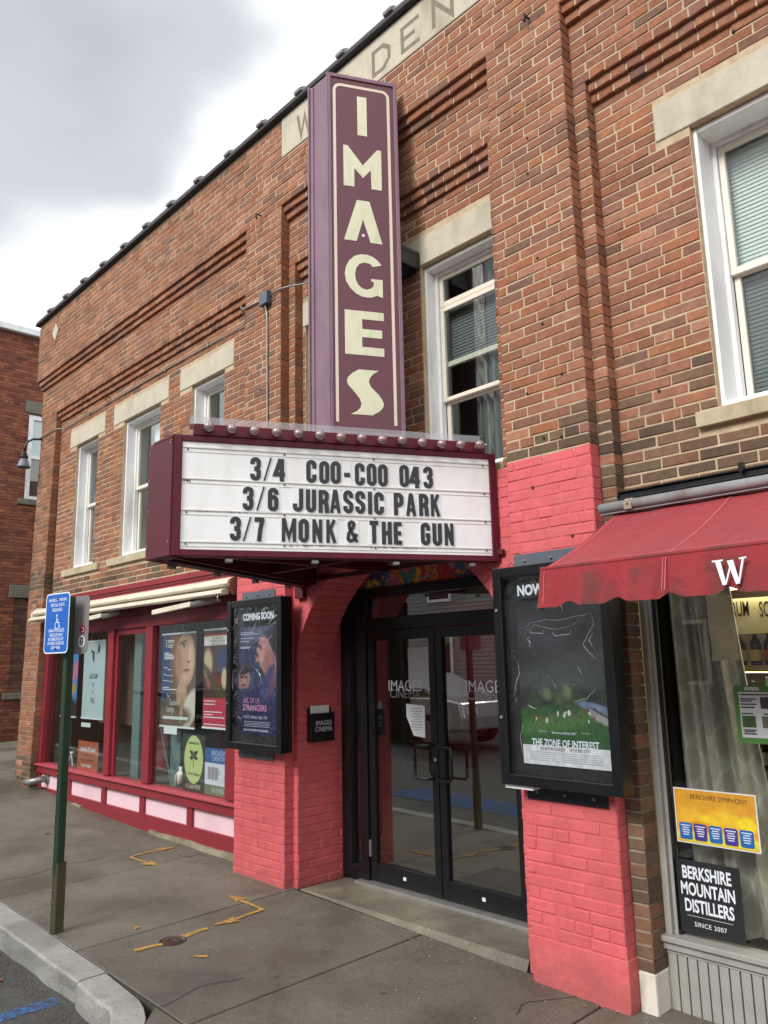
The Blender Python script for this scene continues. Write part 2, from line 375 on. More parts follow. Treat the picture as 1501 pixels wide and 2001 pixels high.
        if tints is not None:
            at = me.attributes.new('tint', 'FLOAT_COLOR', 'POINT'); at.data.foreach_set('color', np.array(tints, np.float32).ravel())
        if smooth: me.polygons.foreach_set('use_smooth', [True]*len(me.polygons))
        o = bpy.data.objects.new(name, me); COL.objects.link(o)
        if parent is not None:
            o.parent = parent
            if origin is not None: o.location = Vector(origin)-wp(parent).translation
        else: o.location = off
        if bevel:
            bv = o.modifiers.new('bevel', 'BEVEL'); bv.width = bevel; bv.segments = seg; bv.limit_method = 'ANGLE'; bv.angle_limit = R(35)
        return tag(o, label, cat, group, kind)
def frame(o, u, w=(0, 0, 1), n=None):
    o = np.array(o, float); u = np.array(u, float); u /= np.linalg.norm(u); w = np.array(w, float); w /= np.linalg.norm(w)
    n = np.cross(u, w) if n is None else np.array(n, float)
    return lambda a, b, c=0: tuple(o+u*a+w*b+n*c)
FY = lambda y: (lambda a, b, c=0: (a, y-c, b))        # facade-parallel frame: u = X, w = Z, n = towards the street
def quad_uv(name, F, u0, u1, w0, w1, n, mat, parent, **k):
    """one flat sheet with UV 0..1 and a little thickness"""
    me = bpy.data.meshes.new(name); t = .0012
    off = wp(parent).translation if parent is not None else Vector(F(u0, w0, n))
    P = [Vector(F(*p)) - off for p in ((u0, w0, n), (u1, w0, n), (u1, w1, n), (u0, w1, n), (u0, w0, n-t), (u1, w0, n-t), (u1, w1, n-t), (u0, w1, n-t))]
    me.from_pydata(P, [], [(0, 1, 2, 3), (7, 6, 5, 4), (0, 4, 5, 1), (1, 5, 6, 2), (2, 6, 7, 3), (3, 7, 4, 0)])
    uv = me.uv_layers.new(name='UVMap'); UV = [(0, 0), (1, 0), (1, 1), (0, 1)]*2
    for li, l in enumerate(me.loops): uv.data[li].uv = UV[l.vertex_index]
    me.materials.append(M[mat] if isinstance(mat, str) else mat); me.update()
    o = bpy.data.objects.new(name, me); COL.objects.link(o)
    if parent is not None: o.parent = parent
    else: o.location = off
    return tag(o, **k)
def text(name, body, F, x, z, size, mat, parent, xs=1.0, bold=0, n=.001, depth=.0008, align='CENTER', ls=1.0, sp=1.0, shear=0, **k):
    cu = bpy.data.curves.new(name, 'FONT'); cu.body = body; cu.size = size; cu.align_x = align; cu.align_y = 'CENTER'
    cu.offset = bold; cu.space_line = ls; cu.space_character = sp; cu.extrude = 0; cu.shear = shear; cu.resolution_u = 3
    tmp = bpy.data.objects.new('t', cu); COL.objects.link(tmp)
    dg = bpy.context.evaluated_depsgraph_get(); dg.update()
    me = bpy.data.meshes.new_from_object(tmp.evaluated_get(dg)); bpy.data.objects.remove(tmp); bpy.data.curves.remove(cu)
    off = wp(parent).translation if parent is not None else Vector((0, 0, 0))
    for v in me.vertices:
        v.co = Vector(F(x+v.co.x*xs, z+v.co.y, n)) - off
    me.materials.clear(); me.materials.append(M[mat] if isinstance(mat, str) else mat); me.name = name; me.update()
    o = bpy.data.objects.new(name, me); COL.objects.link(o)
    if parent is not None: o.parent = parent
    return tag(o, **k)
def printed(name, base, blobs, nz=.1, nscale=5, rough=.45, grad=None, bands=()):
    """a printed sheet: base colour, soft shapes (u, v, ru, rv, rotation, softness, colour), bands (v0, v1, colour)"""
    m, t, p = newmat(name)
    tcn = t.nodes.new('ShaderNodeTexCoord'); uv = tcn.outputs['UV']
    c = base
    if grad:
        sx = t.nodes.new('ShaderNodeSeparateXYZ'); t.links.new(uv, sx.inputs[0]); c = ramp(t, sx.outputs[1], grad)
    for (u, v, ru, rv, rot, soft, col) in blobs:
        mm = t.nodes.new('ShaderNodeMapping'); mm.vector_type = 'TEXTURE'; t.links.new(uv, mm.inputs[0])
        mm.inputs['Location'].default_value = (u, v, 0); mm.inputs['Rotation'].default_value = (0, 0, R(rot)); mm.inputs['Scale'].default_value = (ru, rv, 1)
        ln = t.nodes.new('ShaderNodeVectorMath'); ln.operation = 'LENGTH'; t.links.new(mm.outputs[0], ln.inputs[0])
        mr = t.nodes.new('ShaderNodeMapRange'); mr.interpolation_type = 'SMOOTHSTEP'; t.links.new(ln.outputs['Value'], mr.inputs[0])
        mr.inputs[1].default_value = 1+soft; mr.inputs[2].default_value = 1-soft; mr.inputs[3].default_value = 0; mr.inputs[4].default_value = col[3]
        c = mixc(t, mr.outputs[0], c, (*col[:3], 1))
    for (v0, v1, col) in bands:
        sx = t.nodes.new('ShaderNodeSeparateXYZ'); t.links.new(uv, sx.inputs[0])
        a = t.nodes.new('ShaderNodeMath'); a.operation = 'COMPARE'; t.links.new(sx.outputs[1], a.inputs[0])
        a.inputs[1].default_value = (v0+v1)/2; a.inputs[2].default_value = (v1-v0)/2
        c = mixc(t, a.outputs[0], c, col)
    n = noise(t, uv, nscale, 6, .65)
    c = mixc(t, 1, c, ramp(t, n, [(.25, GREY(1-nz)), (.75, GREY(1+nz))]), 'MULTIPLY')
    t.links.new(c, p.inputs['Base Color']); p.inputs['Roughness'].default_value = rough
    return m
GPX = [-260, -17, -12, -10.5, -9.3, -7.74, -5.87, -2.3, 3, 260]; GPZ = [7.2, .33, .2, .14, .055, .005, -.015, -.093, -.22, -7]
def GX(x, y): return float(np.interp(x, GPX, GPZ))+.02*y        # the pavement falls along the street and towards the kerb

# ------------------------------------------------------------------ the cinema building
bldg = empty('brick_building', (-5.0, 3.0, 0), 'two-storey red brick commercial block with stone lintels and coral painted entrance arch', 'building')
H = .0632; Z0 = .0252                       # brick course height and datum
def zc(k): return Z0+k*H
recs = {'brick': [], 'painted_brick': []}
PAL = [srgb(*c) for c in ((156, 106, 81), (152, 101, 77), (162, 113, 88), (148, 101, 79), (141, 98, 80), (155, 102, 75), (134, 97, 82), (166, 120, 96), (154, 106, 84), (149, 103, 83), (158, 106, 78), (144, 103, 87))]
STN = [srgb(*c) for c in ((104, 84, 68), (112, 90, 74), (96, 80, 68), (120, 94, 76), (130, 96, 76), (108, 92, 76))]
def pick(x, z, pal=None):
    if pal == 'coral':
        f = random.uniform(.95, 1.04); return (CORAL[0]*f, CORAL[1]*f, CORAL[2]*f, 1)
    st = 0
    if x > -2.9: st = max(0, min(1, (3.12+.10*math.sin(x*7)-z)/.30))
    elif x < -5.9: st = .75 if 2.5 < z < 2.82 + .1*math.sin(x*5) else 0
    else: st = max(0, min(.6, (3.0-z)/.3))
    if x < -10 and z < .5: st = .7
    if z > 5.75: st = max(st, .03)
    c = random.choice(STN) if random.random() < st*.97 else random.choice(PAL)
    if random.random() < .03 and st < .2: c = srgb(122, 92, 80)
    f = random.uniform(.88, 1.1); return (c[0]*f, c[1]*f, c[2]*f, 1)
def brick_geo(F, u0, u1, w0, w1, nf, nb, shift=None, soft=.0):
    j = lambda a: random.uniform(-a, a)
    c = .0035+soft; nf += j(.0022); tilt = j(.0018)
    P = []
    for (a, b) in ((u0, w0), (u1, w0), (u1, w1), (u0, w1)): P.append((a, b, nb))
    for (a, b) in ((u0, w0), (u1, w0), (u1, w1), (u0, w1)): P.append((a+j(.0024), b+j(.0019), nf-c-.001))
    ci = c+.001
    for (a, b) in ((u0+ci, w0+ci), (u1-ci, w0+ci), (u1-ci, w1-ci), (u0+ci, w1-ci)): P.append((a+j(.0018), b+j(.0018), nf+j(.0009)+(tilt if a > (u0+u1)/2 else -tilt)))
    if shift: P = [(a+shift(b), b, q) for a, b, q in P]
    V = [F(*p) for p in P]
    Fs = [(8, 9, 10, 11)]
    for i in range(4):
        k = (i+1) % 4; Fs += [(4+i, 4+k, 8+k, 8+i), (i, k, 4+k, 4+i)]
    return V, Fs
def lay(kind, F, u0, u1, k0, k1, nf=0, depth=.105, holes=(), pal=None, shift=None, phase=0, blen=.2085, zlo=None, zhi=None, custom=None, drop=()):
    """lay courses k0..k1-1 of bricks over u0..u1 in frame F, leaving out holes (u0,u1,w0,w1)"""
    J = .0085 if kind == 'brick' else .005
    for k in range(k0, k1):
        w0, w1 = zc(k)+J*.5, zc(k+1)-J*.5
        if k in drop: w0 = zc(k)-.004
        if zlo is not None: w0 = max(w0, zlo)
        if zhi is not None: w1 = min(w1, zhi)
        if w1-w0 < .02: continue
        head = (k+phase) % 7 == 3
        bl = blen/2 if head else blen
        off = ((k+phase) % 2)*blen/2 + (.026 if head else 0) + .013*math.sin(k*1.7)
        x = math.floor((u0-off)/bl)*bl+off
        cuts = []
        while x < u1:
            a, b = max(x, u0), min(x+bl, u1); x += bl
            if b-a > 1e-4: cuts.append([a, b])
        segs = []
        for a, b in cuts:
            parts = [(a, b)]
            for h in holes:
                if min(w1, h[3])-max(w0, h[2]) <= .012: continue
                nw = []
                for (c, d) in parts:
                    if d <= h[0] or c >= h[1]: nw.append((c, d)); continue
                    if c < h[0]: nw.append((c, h[0]))
                    if d > h[1]: nw.append((h[1], d))
                parts = nw
            segs += parts
        # merge slivers with the neighbour
        out = []
        for a, b in segs:
            if out and (b-a < .045 or out[-1][1]-out[-1][0] < .045) and abs(out[-1][1]-a) < 1e-6: out[-1] = (out[-1][0], b)
            else: out.append((a, b))
        for a, b in out:
            gap = J*.5
            aa = a+gap if a > u0+1e-4 else a; bb = b-gap if b < u1-1e-4 else b
            if bb-aa < .02: continue
            ww0, ww1 = w0, w1
            for h in holes:      # shave a course that touches the edge of a stone
                if h[0] < (aa+bb)/2 < h[1]:
                    if ww0 < h[3] < ww1: ww0 = h[3]+.004
                    if ww0 < h[2] < ww1: ww1 = h[2]-.004
            if ww1-ww0 < .02: continue
            if custom and not custom((aa+bb)/2, (ww0+ww1)/2): continue
            V, Fs = brick_geo(F, aa, bb, ww0, ww1, nf, nf-depth, shift, .0015 if kind != 'brick' else 0)
            recs[kind].append((V, Fs, pick(V[8][0], V[8][2], pal)))
def wallbox(mb, x0, x1, z0, z1, yf, yb, holes=(), shift=None):
    xs = sorted({x0, x1, *[min(max(h[i], x0), x1) for h in holes for i in (0, 1)]})
    zs = sorted({z0, z1, *[min(max(h[i], z0), z1) for h in holes for i in (2, 3)]})
    for a, b in zip(xs, xs[1:]):
        # join cells vertically where no hole
        run = None
        for c, d in zip(zs, zs[1:]):
            inh = any(h[0] < (a+b)/2 < h[1] and h[2] < (c+d)/2 < h[3] for h in holes)
            if inh:
                if run: mb.box(a, b, yf, yb, run[0], run[1]); run = None
            else: run = (run[0], d) if run else (c, d)
        if run: mb.box(a, b, yf, yb, run[0], run[1])
P1, P2 = .085, .165
MR = .0045                                     # joints sit 6 mm behind the brick faces
TOP = 6.50
BL, BR_ = -5.79, -5.233                       # pilaster left of the entrance
CL, CR = -2.885, -2.297                       # pilaster right of the entrance
XL, XR = -11.15, 1.6
kc = lambda z: int(round((z-Z0)/H))
K_TOP, K1, K2 = kc(TOP), 89, 80               # 5.65 and 5.08
# openings (with stone lintels above and sills below)
WIN = [(-10.0, -9.33), (-8.61, -7.71), (-7.04, -6.40), (-5.10, -4.37), (-3.71, -2.98), (-1.64, -.72), (0.1, 1.0)]
LINT = [(-10.205, -9.14), (-8.89, -7.53), (-7.28, -6.235), (-5.135, -4.16), (-3.92, -2.985), (-1.835, -.52), (-.1, 1.2)]
SILL = [(-10.21, -9.12), (-8.86, -7.50), (-7.27, -6.2), (-5.13, -4.3), (-3.80, -2.985), (-1.75, -.6), (0., 1.1)]
wh = [(a, b, 2.88, 4.495) for a, b in WIN]; lh = [(a, b, 4.495, 4.722) for a, b in LINT]; sh = [(a, b, 2.785, 2.88) for a, b in SILL]
stones = wh+lh+sh
F0, F1, F2 = FY(0), FY(P1), FY(P2)
INS = (-5.22, -2.86, 6.105, 6.51)
DIA = (-10.53, 6.215, .155, .145)
dia_hole = lambda u, w: abs(u-DIA[0])/(DIA[2]+.05)+abs(w-DIA[1])/(DIA[3]+.05) > 1.0
lay('brick', F0, XL, XR, K1, K_TOP, holes=[INS], drop=(K1,))
bays1 = [(XL+.03, BL), (BR_, CL), (CR, XR)]
bays2 = [(-10.56, BL-.085), (BR_+.09, CL-.09), (CR+.092, XR)]
for a, b in bays1:
    lay('brick', FY(.028), a, b, K1-1, K1, phase=1, drop=(K1-1,))
    lay('brick', FY(.057), a, b, K1-2, K1-1, phase=2, drop=(K1-2,))
    lay('brick', F1, a, b, K2, K1-2, drop=(K2,))
for a, b in bays2:
    lay('brick', FY(.112), a, b, K2-1, K2, phase=1, drop=(K2-1,))
    lay('brick', FY(.139), a, b, K2-2, K2-1, phase=2, drop=(K2-2,))
lean = lambda z: -.045*max(0, 4.8-z)
lay('brick', F1, XL+.06, -10.56, -2, K2, shift=lean, depth=.12)
lay('brick', F1, BL-.085, BL, kc(2.5), K2, phase=1)
lay('brick', F1, BR_, BR_+.09, kc(2.78), K2, phase=1, depth=.12)
lay('brick', F1, CL-.09, CL, kc(2.78), K2, phase=1)
lay('brick', F1, CR, CR+.092, kc(.09), K2, phase=1, depth=.13)
lay('brick', F0, BL, BR_, kc(2.78), K1)
lay('brick', F0, CL, CR, kc(2.78), K1)
lay('brick', F2, -10.56, BL-.085, kc(2.53), K2-2, holes=stones, zlo=2.53, depth=.08)
lay('brick', F2, BR_+.09, CL-.09, kc(2.78), K2-2, holes=stones, zlo=2.785, depth=.08)
lay('brick', F2, CR+.092, XR, kc(2.42), K2-2, holes=stones, depth=.08)
lay('brick', frame((-10.60, .085, 0), (0, 1, 0)), 0, .11, -1, kc(2.53), depth=.03, shift=None) if False else None
# coral painted brick
AX, AZ, AR, HW = -4.04, 1.33, 1.15, 1.07      # arch: centre, radius, half width of the opening
ZS = AZ+math.sqrt(AR**2-HW**2)
lay('painted_brick', F0, -5.87, -5.165, -2, kc(2.78), pal='coral', nf=0)
lay('painted_brick', F0, CL, CR-.004, 2, kc(2.78), pal='coral', custom=lambda u, w: not (u > -2.24))
lay('painted_brick', F1, -5.165, AX-HW, -1, kc(ZS)+0, pal='coral', depth=.05)
lay('painted_brick', F1, AX+HW, CL, 0, kc(ZS)+0, pal='coral', depth=.05, phase=1)
RO = AR+.29
def out_ring(u, w): return math.hypot(u-AX, w-AZ) > RO+.03
lay('painted_brick', F1, -5.165, CL, kc(ZS), kc(2.78), pal='coral', depth=.05, custom=out_ring)
FJ = frame((AX-HW, .085, 0), (0, 1, 0))       # left jamb, facing the opening
lay('painted_brick', FJ, 0.004, .50, -1, kc(1.98), pal='coral', depth=.05)
FJr = frame((AX+HW, .57, 0), (0, -1, 0))
lay('painted_brick', FJr, 0, .48, -1, kc(1.98), pal='coral', depth=.05)
# rings of the arch
a_s = math.asin(min(1, HW/AR))
for ring, (r0, r1, dep) in enumerate(((AR, AR+.095, .36), (AR+.101, AR+.19, .12), (AR+.196, AR+.285, .12))):
    nb = int((2*a_s+.12)*r0/.068)
    for i in range(nb):
        t0 = -a_s-.06+(2*a_s+.12)*i/nb+.0035; t1 = -a_s-.06+(2*a_s+.12)*(i+1)/nb-.0035
        if ring == 0: t0, t1 = max(t0, -a_s), min(t1, a_s)
        if t1 <= t0: continue
        c = .003; P = []
        for n, q in ((-dep, 0), (-.004, 0), (0, .004)):
            for rr, tt in ((r0+q, t0+q/r0), (r1-q, t0+q/r0), (r1-q, t1-q/r0), (r0+q, t1-q/r0)):
                u, w = AX+rr*math.sin(tt), AZ+rr*math.cos(tt); P.append(F1(u, w, n+random.uniform(-.001, .001)))
        if P[0][0] > CL-.01 or P[0][0] < -5.165+.005: continue
        Fs = [(8, 9, 10, 11)]
        for q in range(4):
            k = (q+1) % 4; Fs += [(4+q, 4+k, 8+k, 8+q), (q, k, 4+k, 4+q)]
        recs['painted_brick'].append((P, Fs, pick(0, 0, 'coral')))
# mortar bodies
mb = MB(); YB = .40
wallbox(mb, XL+.01, XR, zc(K1)+.003, TOP, MR, .3)
for a, b in bays1:
    wallbox(mb, a+.004, b, zc(K1-1), zc(K1)+.003, .028+MR, .3); wallbox(mb, a+.004, b, zc(K1-2), zc(K1-1), .057+MR, .3)
    wallbox(mb, a+.006, b, zc(K2), zc(K1-2), P1+MR, .3)
for a, b in bays2:
    wallbox(mb, a+.002, b, zc(K2-1), zc(K2), .112+MR, .3); wallbox(mb, a+.002, b, zc(K2-2), zc(K2-1), .139+MR, .3)
wallbox(mb, -10.56, BL-.085, 2.53, zc(K2-2), P2+MR, .29, holes=wh)
wallbox(mb, BR_+.09, CL-.09, 2.781, zc(K2-2), P2+MR, .29, holes=wh)
wallbox(mb, CR+.092, XR, 2.44, zc(K2-2), P2+MR, .29, holes=wh)
for a, b, y, z0 in ((BL-.083, BL, P1, 2.5), (BR_, BR_+.084, P1, 2.781), (CL-.085, CL, P1, 2.781)):
    mb.box(a, b, y+MR, .291, z0, zc(K2))
mb.box(CR, CR+.086, P1+MR, .34, 2.77, zc(K2))
mb.box(BL+.005, BR_-.006, MR, .292, 2.781, zc(K1)); mb.box(CL+.005, CR-.006, MR, .292, 2.781, zc(K1))
mb.build('wall', 'mortar', bldg, label='cream mortar joints of the upper wall')
mb = MB(); mb.box(CR, CR+.086, P1+MR, .2, -.2, 2.77)
mb.build('pier_core', 'mortar2', bldg)
mb = MB()
def sheared(x0, x1, y0, y1, z0, z1):
    a, b = lean(z0), lean(z1)
    mb.add([(x0+a, y0, z0), (x1+a, y0, z0), (x1+a, y1, z0), (x0+a, y1, z0), (x0+b, y0, z1), (x1+b, y0, z1), (x1+b, y1, z1), (x0+b, y1, z1)],
           [(0, 3, 2, 1), (4, 5, 6, 7), (0, 1, 5, 4), (1, 2, 6, 5), (2, 3, 7, 6), (3, 0, 4, 7)])
sheared(XL+.07, -10.568, P1+MR, .23, -.3, 4.8); mb.box(XL+.07, -10.566, P1+MR, .30, 4.8, zc(K2))
mb.build('pier_core', 'mortar2', bldg)
# painted mortar / arch wall
mb = MB()
mb.box(-5.866, -5.170, .004, .30, -.3, 2.779); mb.box(CL+.004, CR-.008, .004, .30, -.3, 2.779)
pts = [(-5.168, -.3), (AX-HW-.004, -.3), (AX-HW-.004, ZS)]
pts += [(AX+(AR+.005)*math.sin(t), AZ+(AR+.005)*math.cos(t)) for t in np.linspace(-a_s, a_s, 25)]
pts += [(AX+HW+.004, -.3), (CL+.002, -.3), (CL+.002, 2.779), (-5.168, 2.779)]
k = len(pts)
# split the ring wall into quads so that no concave polygon is needed
arc = pts[2:-4]
def colq(x0, z0, x1, z1):
    mb.add([(x0, P1+.004, z0), (x1, P1+.004, z1), (x1, P1+.004, 2.779), (x0, P1+.004, 2.779), (x0, .44, z0), (x1, .44, z1), (x1, .44, 2.779), (x0, .44, 2.779)],
           [(0, 1, 2, 3), (7, 6, 5, 4), (0, 4, 5, 1), (1, 5, 6, 2), (2, 6, 7, 3), (3, 7, 4, 0)])
for (x0, z0), (x1, z1) in zip(arc, arc[1:]):
    if x1-x0 > 1e-5: colq(x0, z0, x1, z1)
mb.box(-5.168, AX-HW-.004, P1+.004, .60, -.3, 2.779); mb.box(AX+HW+.004, CL+.002, P1+.004, .60, -.3, 2.779)
mb.build('painted_wall', 'pmortar', bldg, label='coral paint over the joints round the entrance arch')
# plinths
mb = MB(); mb.prism(FY(0), [(CL+.06, -.3), (CR-.03, -.3), (CR+.004, -.05), (CR+.004, .1525), (CL-.004, .1525), (CL-.004, .0)], -.2, .0045); mb.build('plinth', 'pbrick', bldg, bevel=.006, seg=2, tints=[CORAL]*12)
mb = MB(); mb.box(-2.293, -2.200, P1-.004, .24, -.3, .093); mb.build('white_plinth', paint('white_plinth_paint', srgb(222, 218, 206), .8, .08, 10, .4, dirt=srgb(140, 134, 118), dscale=9), bldg, bevel=.008, seg=2)

# turn brick records into objects
HID = [[(300, 850), (975, 865), (985, 1100), (600, 1160), (295, 1100)], [(604, 140), (778, 160), (792, 850), (606, 850)],
       [(1050, 1110), (1180, 1000), (1501, 930), (1501, 1170), (1050, 1184)], [(961, 1110), (1200, 1110), (1238, 1560), (980, 1532)],
       [(440, 1165), (560, 1160), (556, 1475), (434, 1460)]]
def inpoly(x, y, P):
    s = [(P[i][0]-P[i-1][0])*(y-P[i-1][1])-(P[i][1]-P[i-1][1])*(x-P[i-1][0]) for i in range(len(P))]
    return all(v > 0 for v in s) or all(v < 0 for v in s)
def emit_bricks(kind, rs, mat, parent, limit=300, size_only=False):
    sc_ = []
    for i, (V, Fs, c) in enumerate(rs):
        q = [project(V[j]) for j in (8, 9, 10, 11)]
        if min(p[2] for p in q) < .2: sc_.append(0); continue
        cx = sum(p[0] for p in q)/4; cy = sum(p[1] for p in q)/4
        A = abs(sum(q[j][0]*q[(j+1) % 4][1]-q[(j+1) % 4][0]*q[j][1] for j in range(4)))/2
        vis = 0 < cx < 1501 and 0 < cy < 2001 and not any(inpoly(cx, cy, h) for h in HID)
        sc_.append(A if vis else 0)
    order = sorted(range(len(rs)), key=lambda i: -sc_[i])
    for i in order[:limit]:
        V, Fs, c = rs[i]
        b = MB(); b.add(V, Fs); ctr = np.mean(np.array(V[8:12]), axis=0)
        b.build(kind, mat, parent, tints=[c]*len(V), origin=tuple(ctr))
    b = MB(); T = []
    for i in order[limit:]:
        V, Fs, c = rs[i]; b.add(V, Fs); T += [c]*len(V)
    if T: b.build(kind+'work', mat, parent, tints=T, kind='stuff')
emit_bricks('brick', recs['brick'], 'brick', bldg)
emit_bricks('painted_brick', recs['painted_brick'], 'pbrick', bldg)

# stone lintels, sills, inscription, diamond, coping
for a, b in LINT:
    m_ = MB(); m_.box(a, b, P2-.005, .26, 4.497, 4.720); m_.build('lintel', 'stone', bldg, bevel=.005)
for a, b in SILL:
    m_ = MB(); m_.add([(a, P2-.035, 2.785), (b, P2-.035, 2.785), (b, .30, 2.785), (a, .30, 2.785), (a, P2-.035, 2.868), (b, P2-.035, 2.868), (b, .30, 2.882), (a, .30, 2.882)],
                      [(0, 3, 2, 1), (4, 5, 6, 7), (0, 1, 5, 4), (1, 2, 6, 5), (2, 3, 7, 6), (3, 0, 4, 7)]); m_.build('sill', 'stone2', bldg, bevel=.004)
m_ = MB(); m_.box(INS[0], INS[1], -.006, .05, INS[2], 6.497); ins = m_.build('name_stone', 'stone', bldg, bevel=.004, label='pale stone band with carved block letters')
LF = FY(-.006)
def strokes(mb_, F, x, z, h, sl, t, n0, n1):
    for i, (pts_, cl) in enumerate(sl): mb_.strip(F, [(x+a*h, z+b*h) for a, b in pts_], t, n0, n1+.0003*i, cl)
BK = {'W': [([(.05, 1), (.28, 0), (.5, .8), (.72, 0), (.95, 1)], False)], 'A': [([(.05, 0), (.5, 1), (.95, 0)], False), ([(.25, .35), (.75, .35)], False)],
      'L': [([(.1, 1), (.1, .07), (.85, .07)], False)], 'D': [([(.1, .05), (.1, .95), (.6, .95), (.9, .7), (.9, .3), (.6, .05)], True)],
      'E': [([(.9, .94), (.1, .94), (.1, .06), (.9, .06)], False), ([(.12, .5), (.7, .5)], False)], 'N': [([(.1, 0), (.1, 1), (.9, 0), (.9, 1)], False)]}
for i, ch in enumerate('WALDEN'):
    q = MB(); strokes(q, LF, -4.99+.327*i, 6.165, .225, BK[ch], .034, -.004, .0012); q.build('carved_letter', 'carve', ins)
q = MB(); dx, dz_ = .105, .135; cx, cz0 = DIA[0], DIA[1]
q.prism(F0, [(cx-dx, cz0), (cx, cz0-dz_), (cx+dx, cz0), (cx, cz0+dz_)], -.05, .012); q.build('stone_diamond', 'stone', bldg, bevel=.004)
bk_m = MB(); bk_m.prism(F0, [(cx-dx*1.5, cz0), (cx, cz0-dz_*1.5), (cx+dx*1.5, cz0), (cx, cz0+dz_*1.5)], -.05, .004); bk_m.build('diamond_joint', 'mortar', bldg)
for (sx, sz) in ((1, 1), (1, -1), (-1, 1), (-1, -1)):
    for i in range(3):
        def pt(f_, k_): return (cx+sx*dx*k_*(1-f_), cz0+sz*dz_*k_*f_)
        a0, a1 = i/3+.02, (i+1)/3-.02; q = MB(); V = [pt(a0, 1.06), pt(a1, 1.06), pt(a1, 1.46), pt(a0, 1.46)]
        q.prism(F0, V, -.03, .009); q.build('brick', 'brick', bldg, tints=[pick(0, 4)]*8)
q = MB(); q.box(XL-.05, XR, -.055, .35, 6.503, 6.545); q.build('flashing', 'copdark', bldg, bevel=.004)
cop = None; xs_ = XL-.05; i = 0
while xs_ < 0.8:
    x1 = min(xs_+.577, XR)
    if cop is None:
        q = MB()
        prof = [(-.045, 6.547), (-.05, 6.565), (-.01, 6.595), (.13, 6.615), (.27, 6.595), (.31, 6.565), (.305, 6.547)]
        prof2 = [(-.075, 6.547), (-.082, 6.575), (-.03, 6.614), (.13, 6.634), (.29, 6.614), (.34, 6.575), (.335, 6.547)]
        def yz(prof_, xa, xb):
            n_ = len(prof_); q.add([(xa, y, z) for y, z in prof_]+[(xb, y, z) for y, z in prof_],
                                   [tuple(range(n_)), tuple(range(2*n_-1, n_-1, -1))]+[(j, n_+j, n_+(j+1) % n_, (j+1) % n_) for j in range(n_)])
        yz(prof, xs_+.003, x1-.1); yz(prof2, x1-.1, x1-.003)
        cop = q.build('coping_tile', 'coping', bldg, bevel=.006, seg=2, origin=(xs_, 0, 6.55)); base_loc = cop.location.copy()
    else:
        c2 = cop.copy(); COL.objects.link(c2); c2.parent = bldg; c2.location = base_loc+Vector((.577*i, random.uniform(-.004, .004), random.uniform(-.003, .003))); c2.rotation_euler = (0, 0, random.uniform(-.008, .008))
    xs_ += .577; i += 1

# ------------------------------------------------------------------ upper windows
screen = paint('insect_screen', srgb(118, 122, 122), .8, .1, 300)
shade_w = paint('white_blind', srgb(212, 216, 222), .8, .05, 3)
shade_g = paint('pale_green_blind', srgb(228, 234, 231), .8, .04, 3)
lace = paint('lilac_net', srgb(232, 228, 240), .9, .04, 3)
def window(x0, x1, rails, depth=.13, blind=None, z0=2.885, z1=4.492, lower_shift=0):
    yf = P2+.04; yb = yf+depth
    q = MB()
    q.box(x0, x0+.022, yf, yb, z0, z1); q.box(x1-.022, x1, yf, yb, z0, z1)
    q.box(x0+.022, x1-.022, yf+.004, yb, z1-.03, z1); q.box(x0+.022, x1-.022, yf+.004, yb, z0, z0+.03)
    q.box(x0+.022, x0+.05, yb-.03, yb+.02, z0+.03, z1-.03); q.box(x1-.05, x1-.022, yb-.03, yb+.02, z0+.03, z1-.03)
    q.box(x0+.05, x1-.05, yb-.028, yb+.02, z1-.055, z1-.03)
    w = q.build('window', 'white', bldg, bevel=.003)
    zt, zb = z1-.056, z0+.032; a, b = x0+.052, x1-.052
    mid = rails[0]
    def sash(za, zb_, y, fr=.034, bot=.04, m='cream'):
        s = MB(); s.box(a, a+fr, y, y+.03, za, zb_); s.box(b-fr, b, y, y+.03, za, zb_); s.box(a+fr, b-fr, y+.002, y+.028, zb_-.036, zb_); s.box(a+fr, b-fr, y+.002, y+.028, za, za+bot)
        sh_ = s.build('sash', m, w, bevel=.003)
        g = MB(); g.box(a+fr-.003, b-fr+.003, y+.012, y+.017, za+bot-.003, zb_-.033); g.build('pane', 'glassup', w)
    sash(mid-.002, zt, yb-.012); 
    if len(rails) == 1: sash(zb, mid+.03, yb+.022)
    else:
        sash(rails[2], mid-.004, yb-.014, bot=.03); sash(zb, rails[2]+.02, yb+.022)
        s = MB()
        for i_ in range(30): s.add([(a+(b-a)*(.35+.65*i_/30), yb+.10+.03*math.sin(i_*1.3), zb), (a+(b-a)*(.35+.65*(i_+1)/30), yb+.10+.03*math.sin((i_+1)*1.3), zb), (a+(b-a)*(.35+.65*(i_+1)/30), yb+.10+.03*math.sin((i_+1)*1.3), zt), (a+(b-a)*(.35+.65*i_/30), yb+.10+.03*math.sin(i_*1.3), zt)], [(0, 1, 2, 3)])
        s.build('net_curtain', screen, w)
        s = MB(); s.box(a, b, yb+.02, yb+.05, rails[1]-.02, rails[1]+.02); s.build('meeting_rail', 'cream', w, bevel=.003)
    if blind:
        for (mat, za, zb_, xa, xb) in blind:
            s = MB(); s.box(a+(b-a)*xa, a+(b-a)*xb, yb+.075, yb+.08, za, zb_)
            if mat is shade_g or mat is screen:
                z = za
                while z < zb_-.02: s.add([(a+.01, yb+.067, z), (b-.01, yb+.067, z), (b-.01, yb+.0735, z+.0238), (a+.01, yb+.0735, z+.0238)], [(0, 1, 2, 3)]); z += .024
            s.build('blind', mat, w)
    return w
window(*WIN[0], [3.68], blind=[(screen, 2.95, 3.9, .3, 1)])
window(*WIN[1], [3.67], blind=[(lace, 2.95, 4.42, .32, 1)])
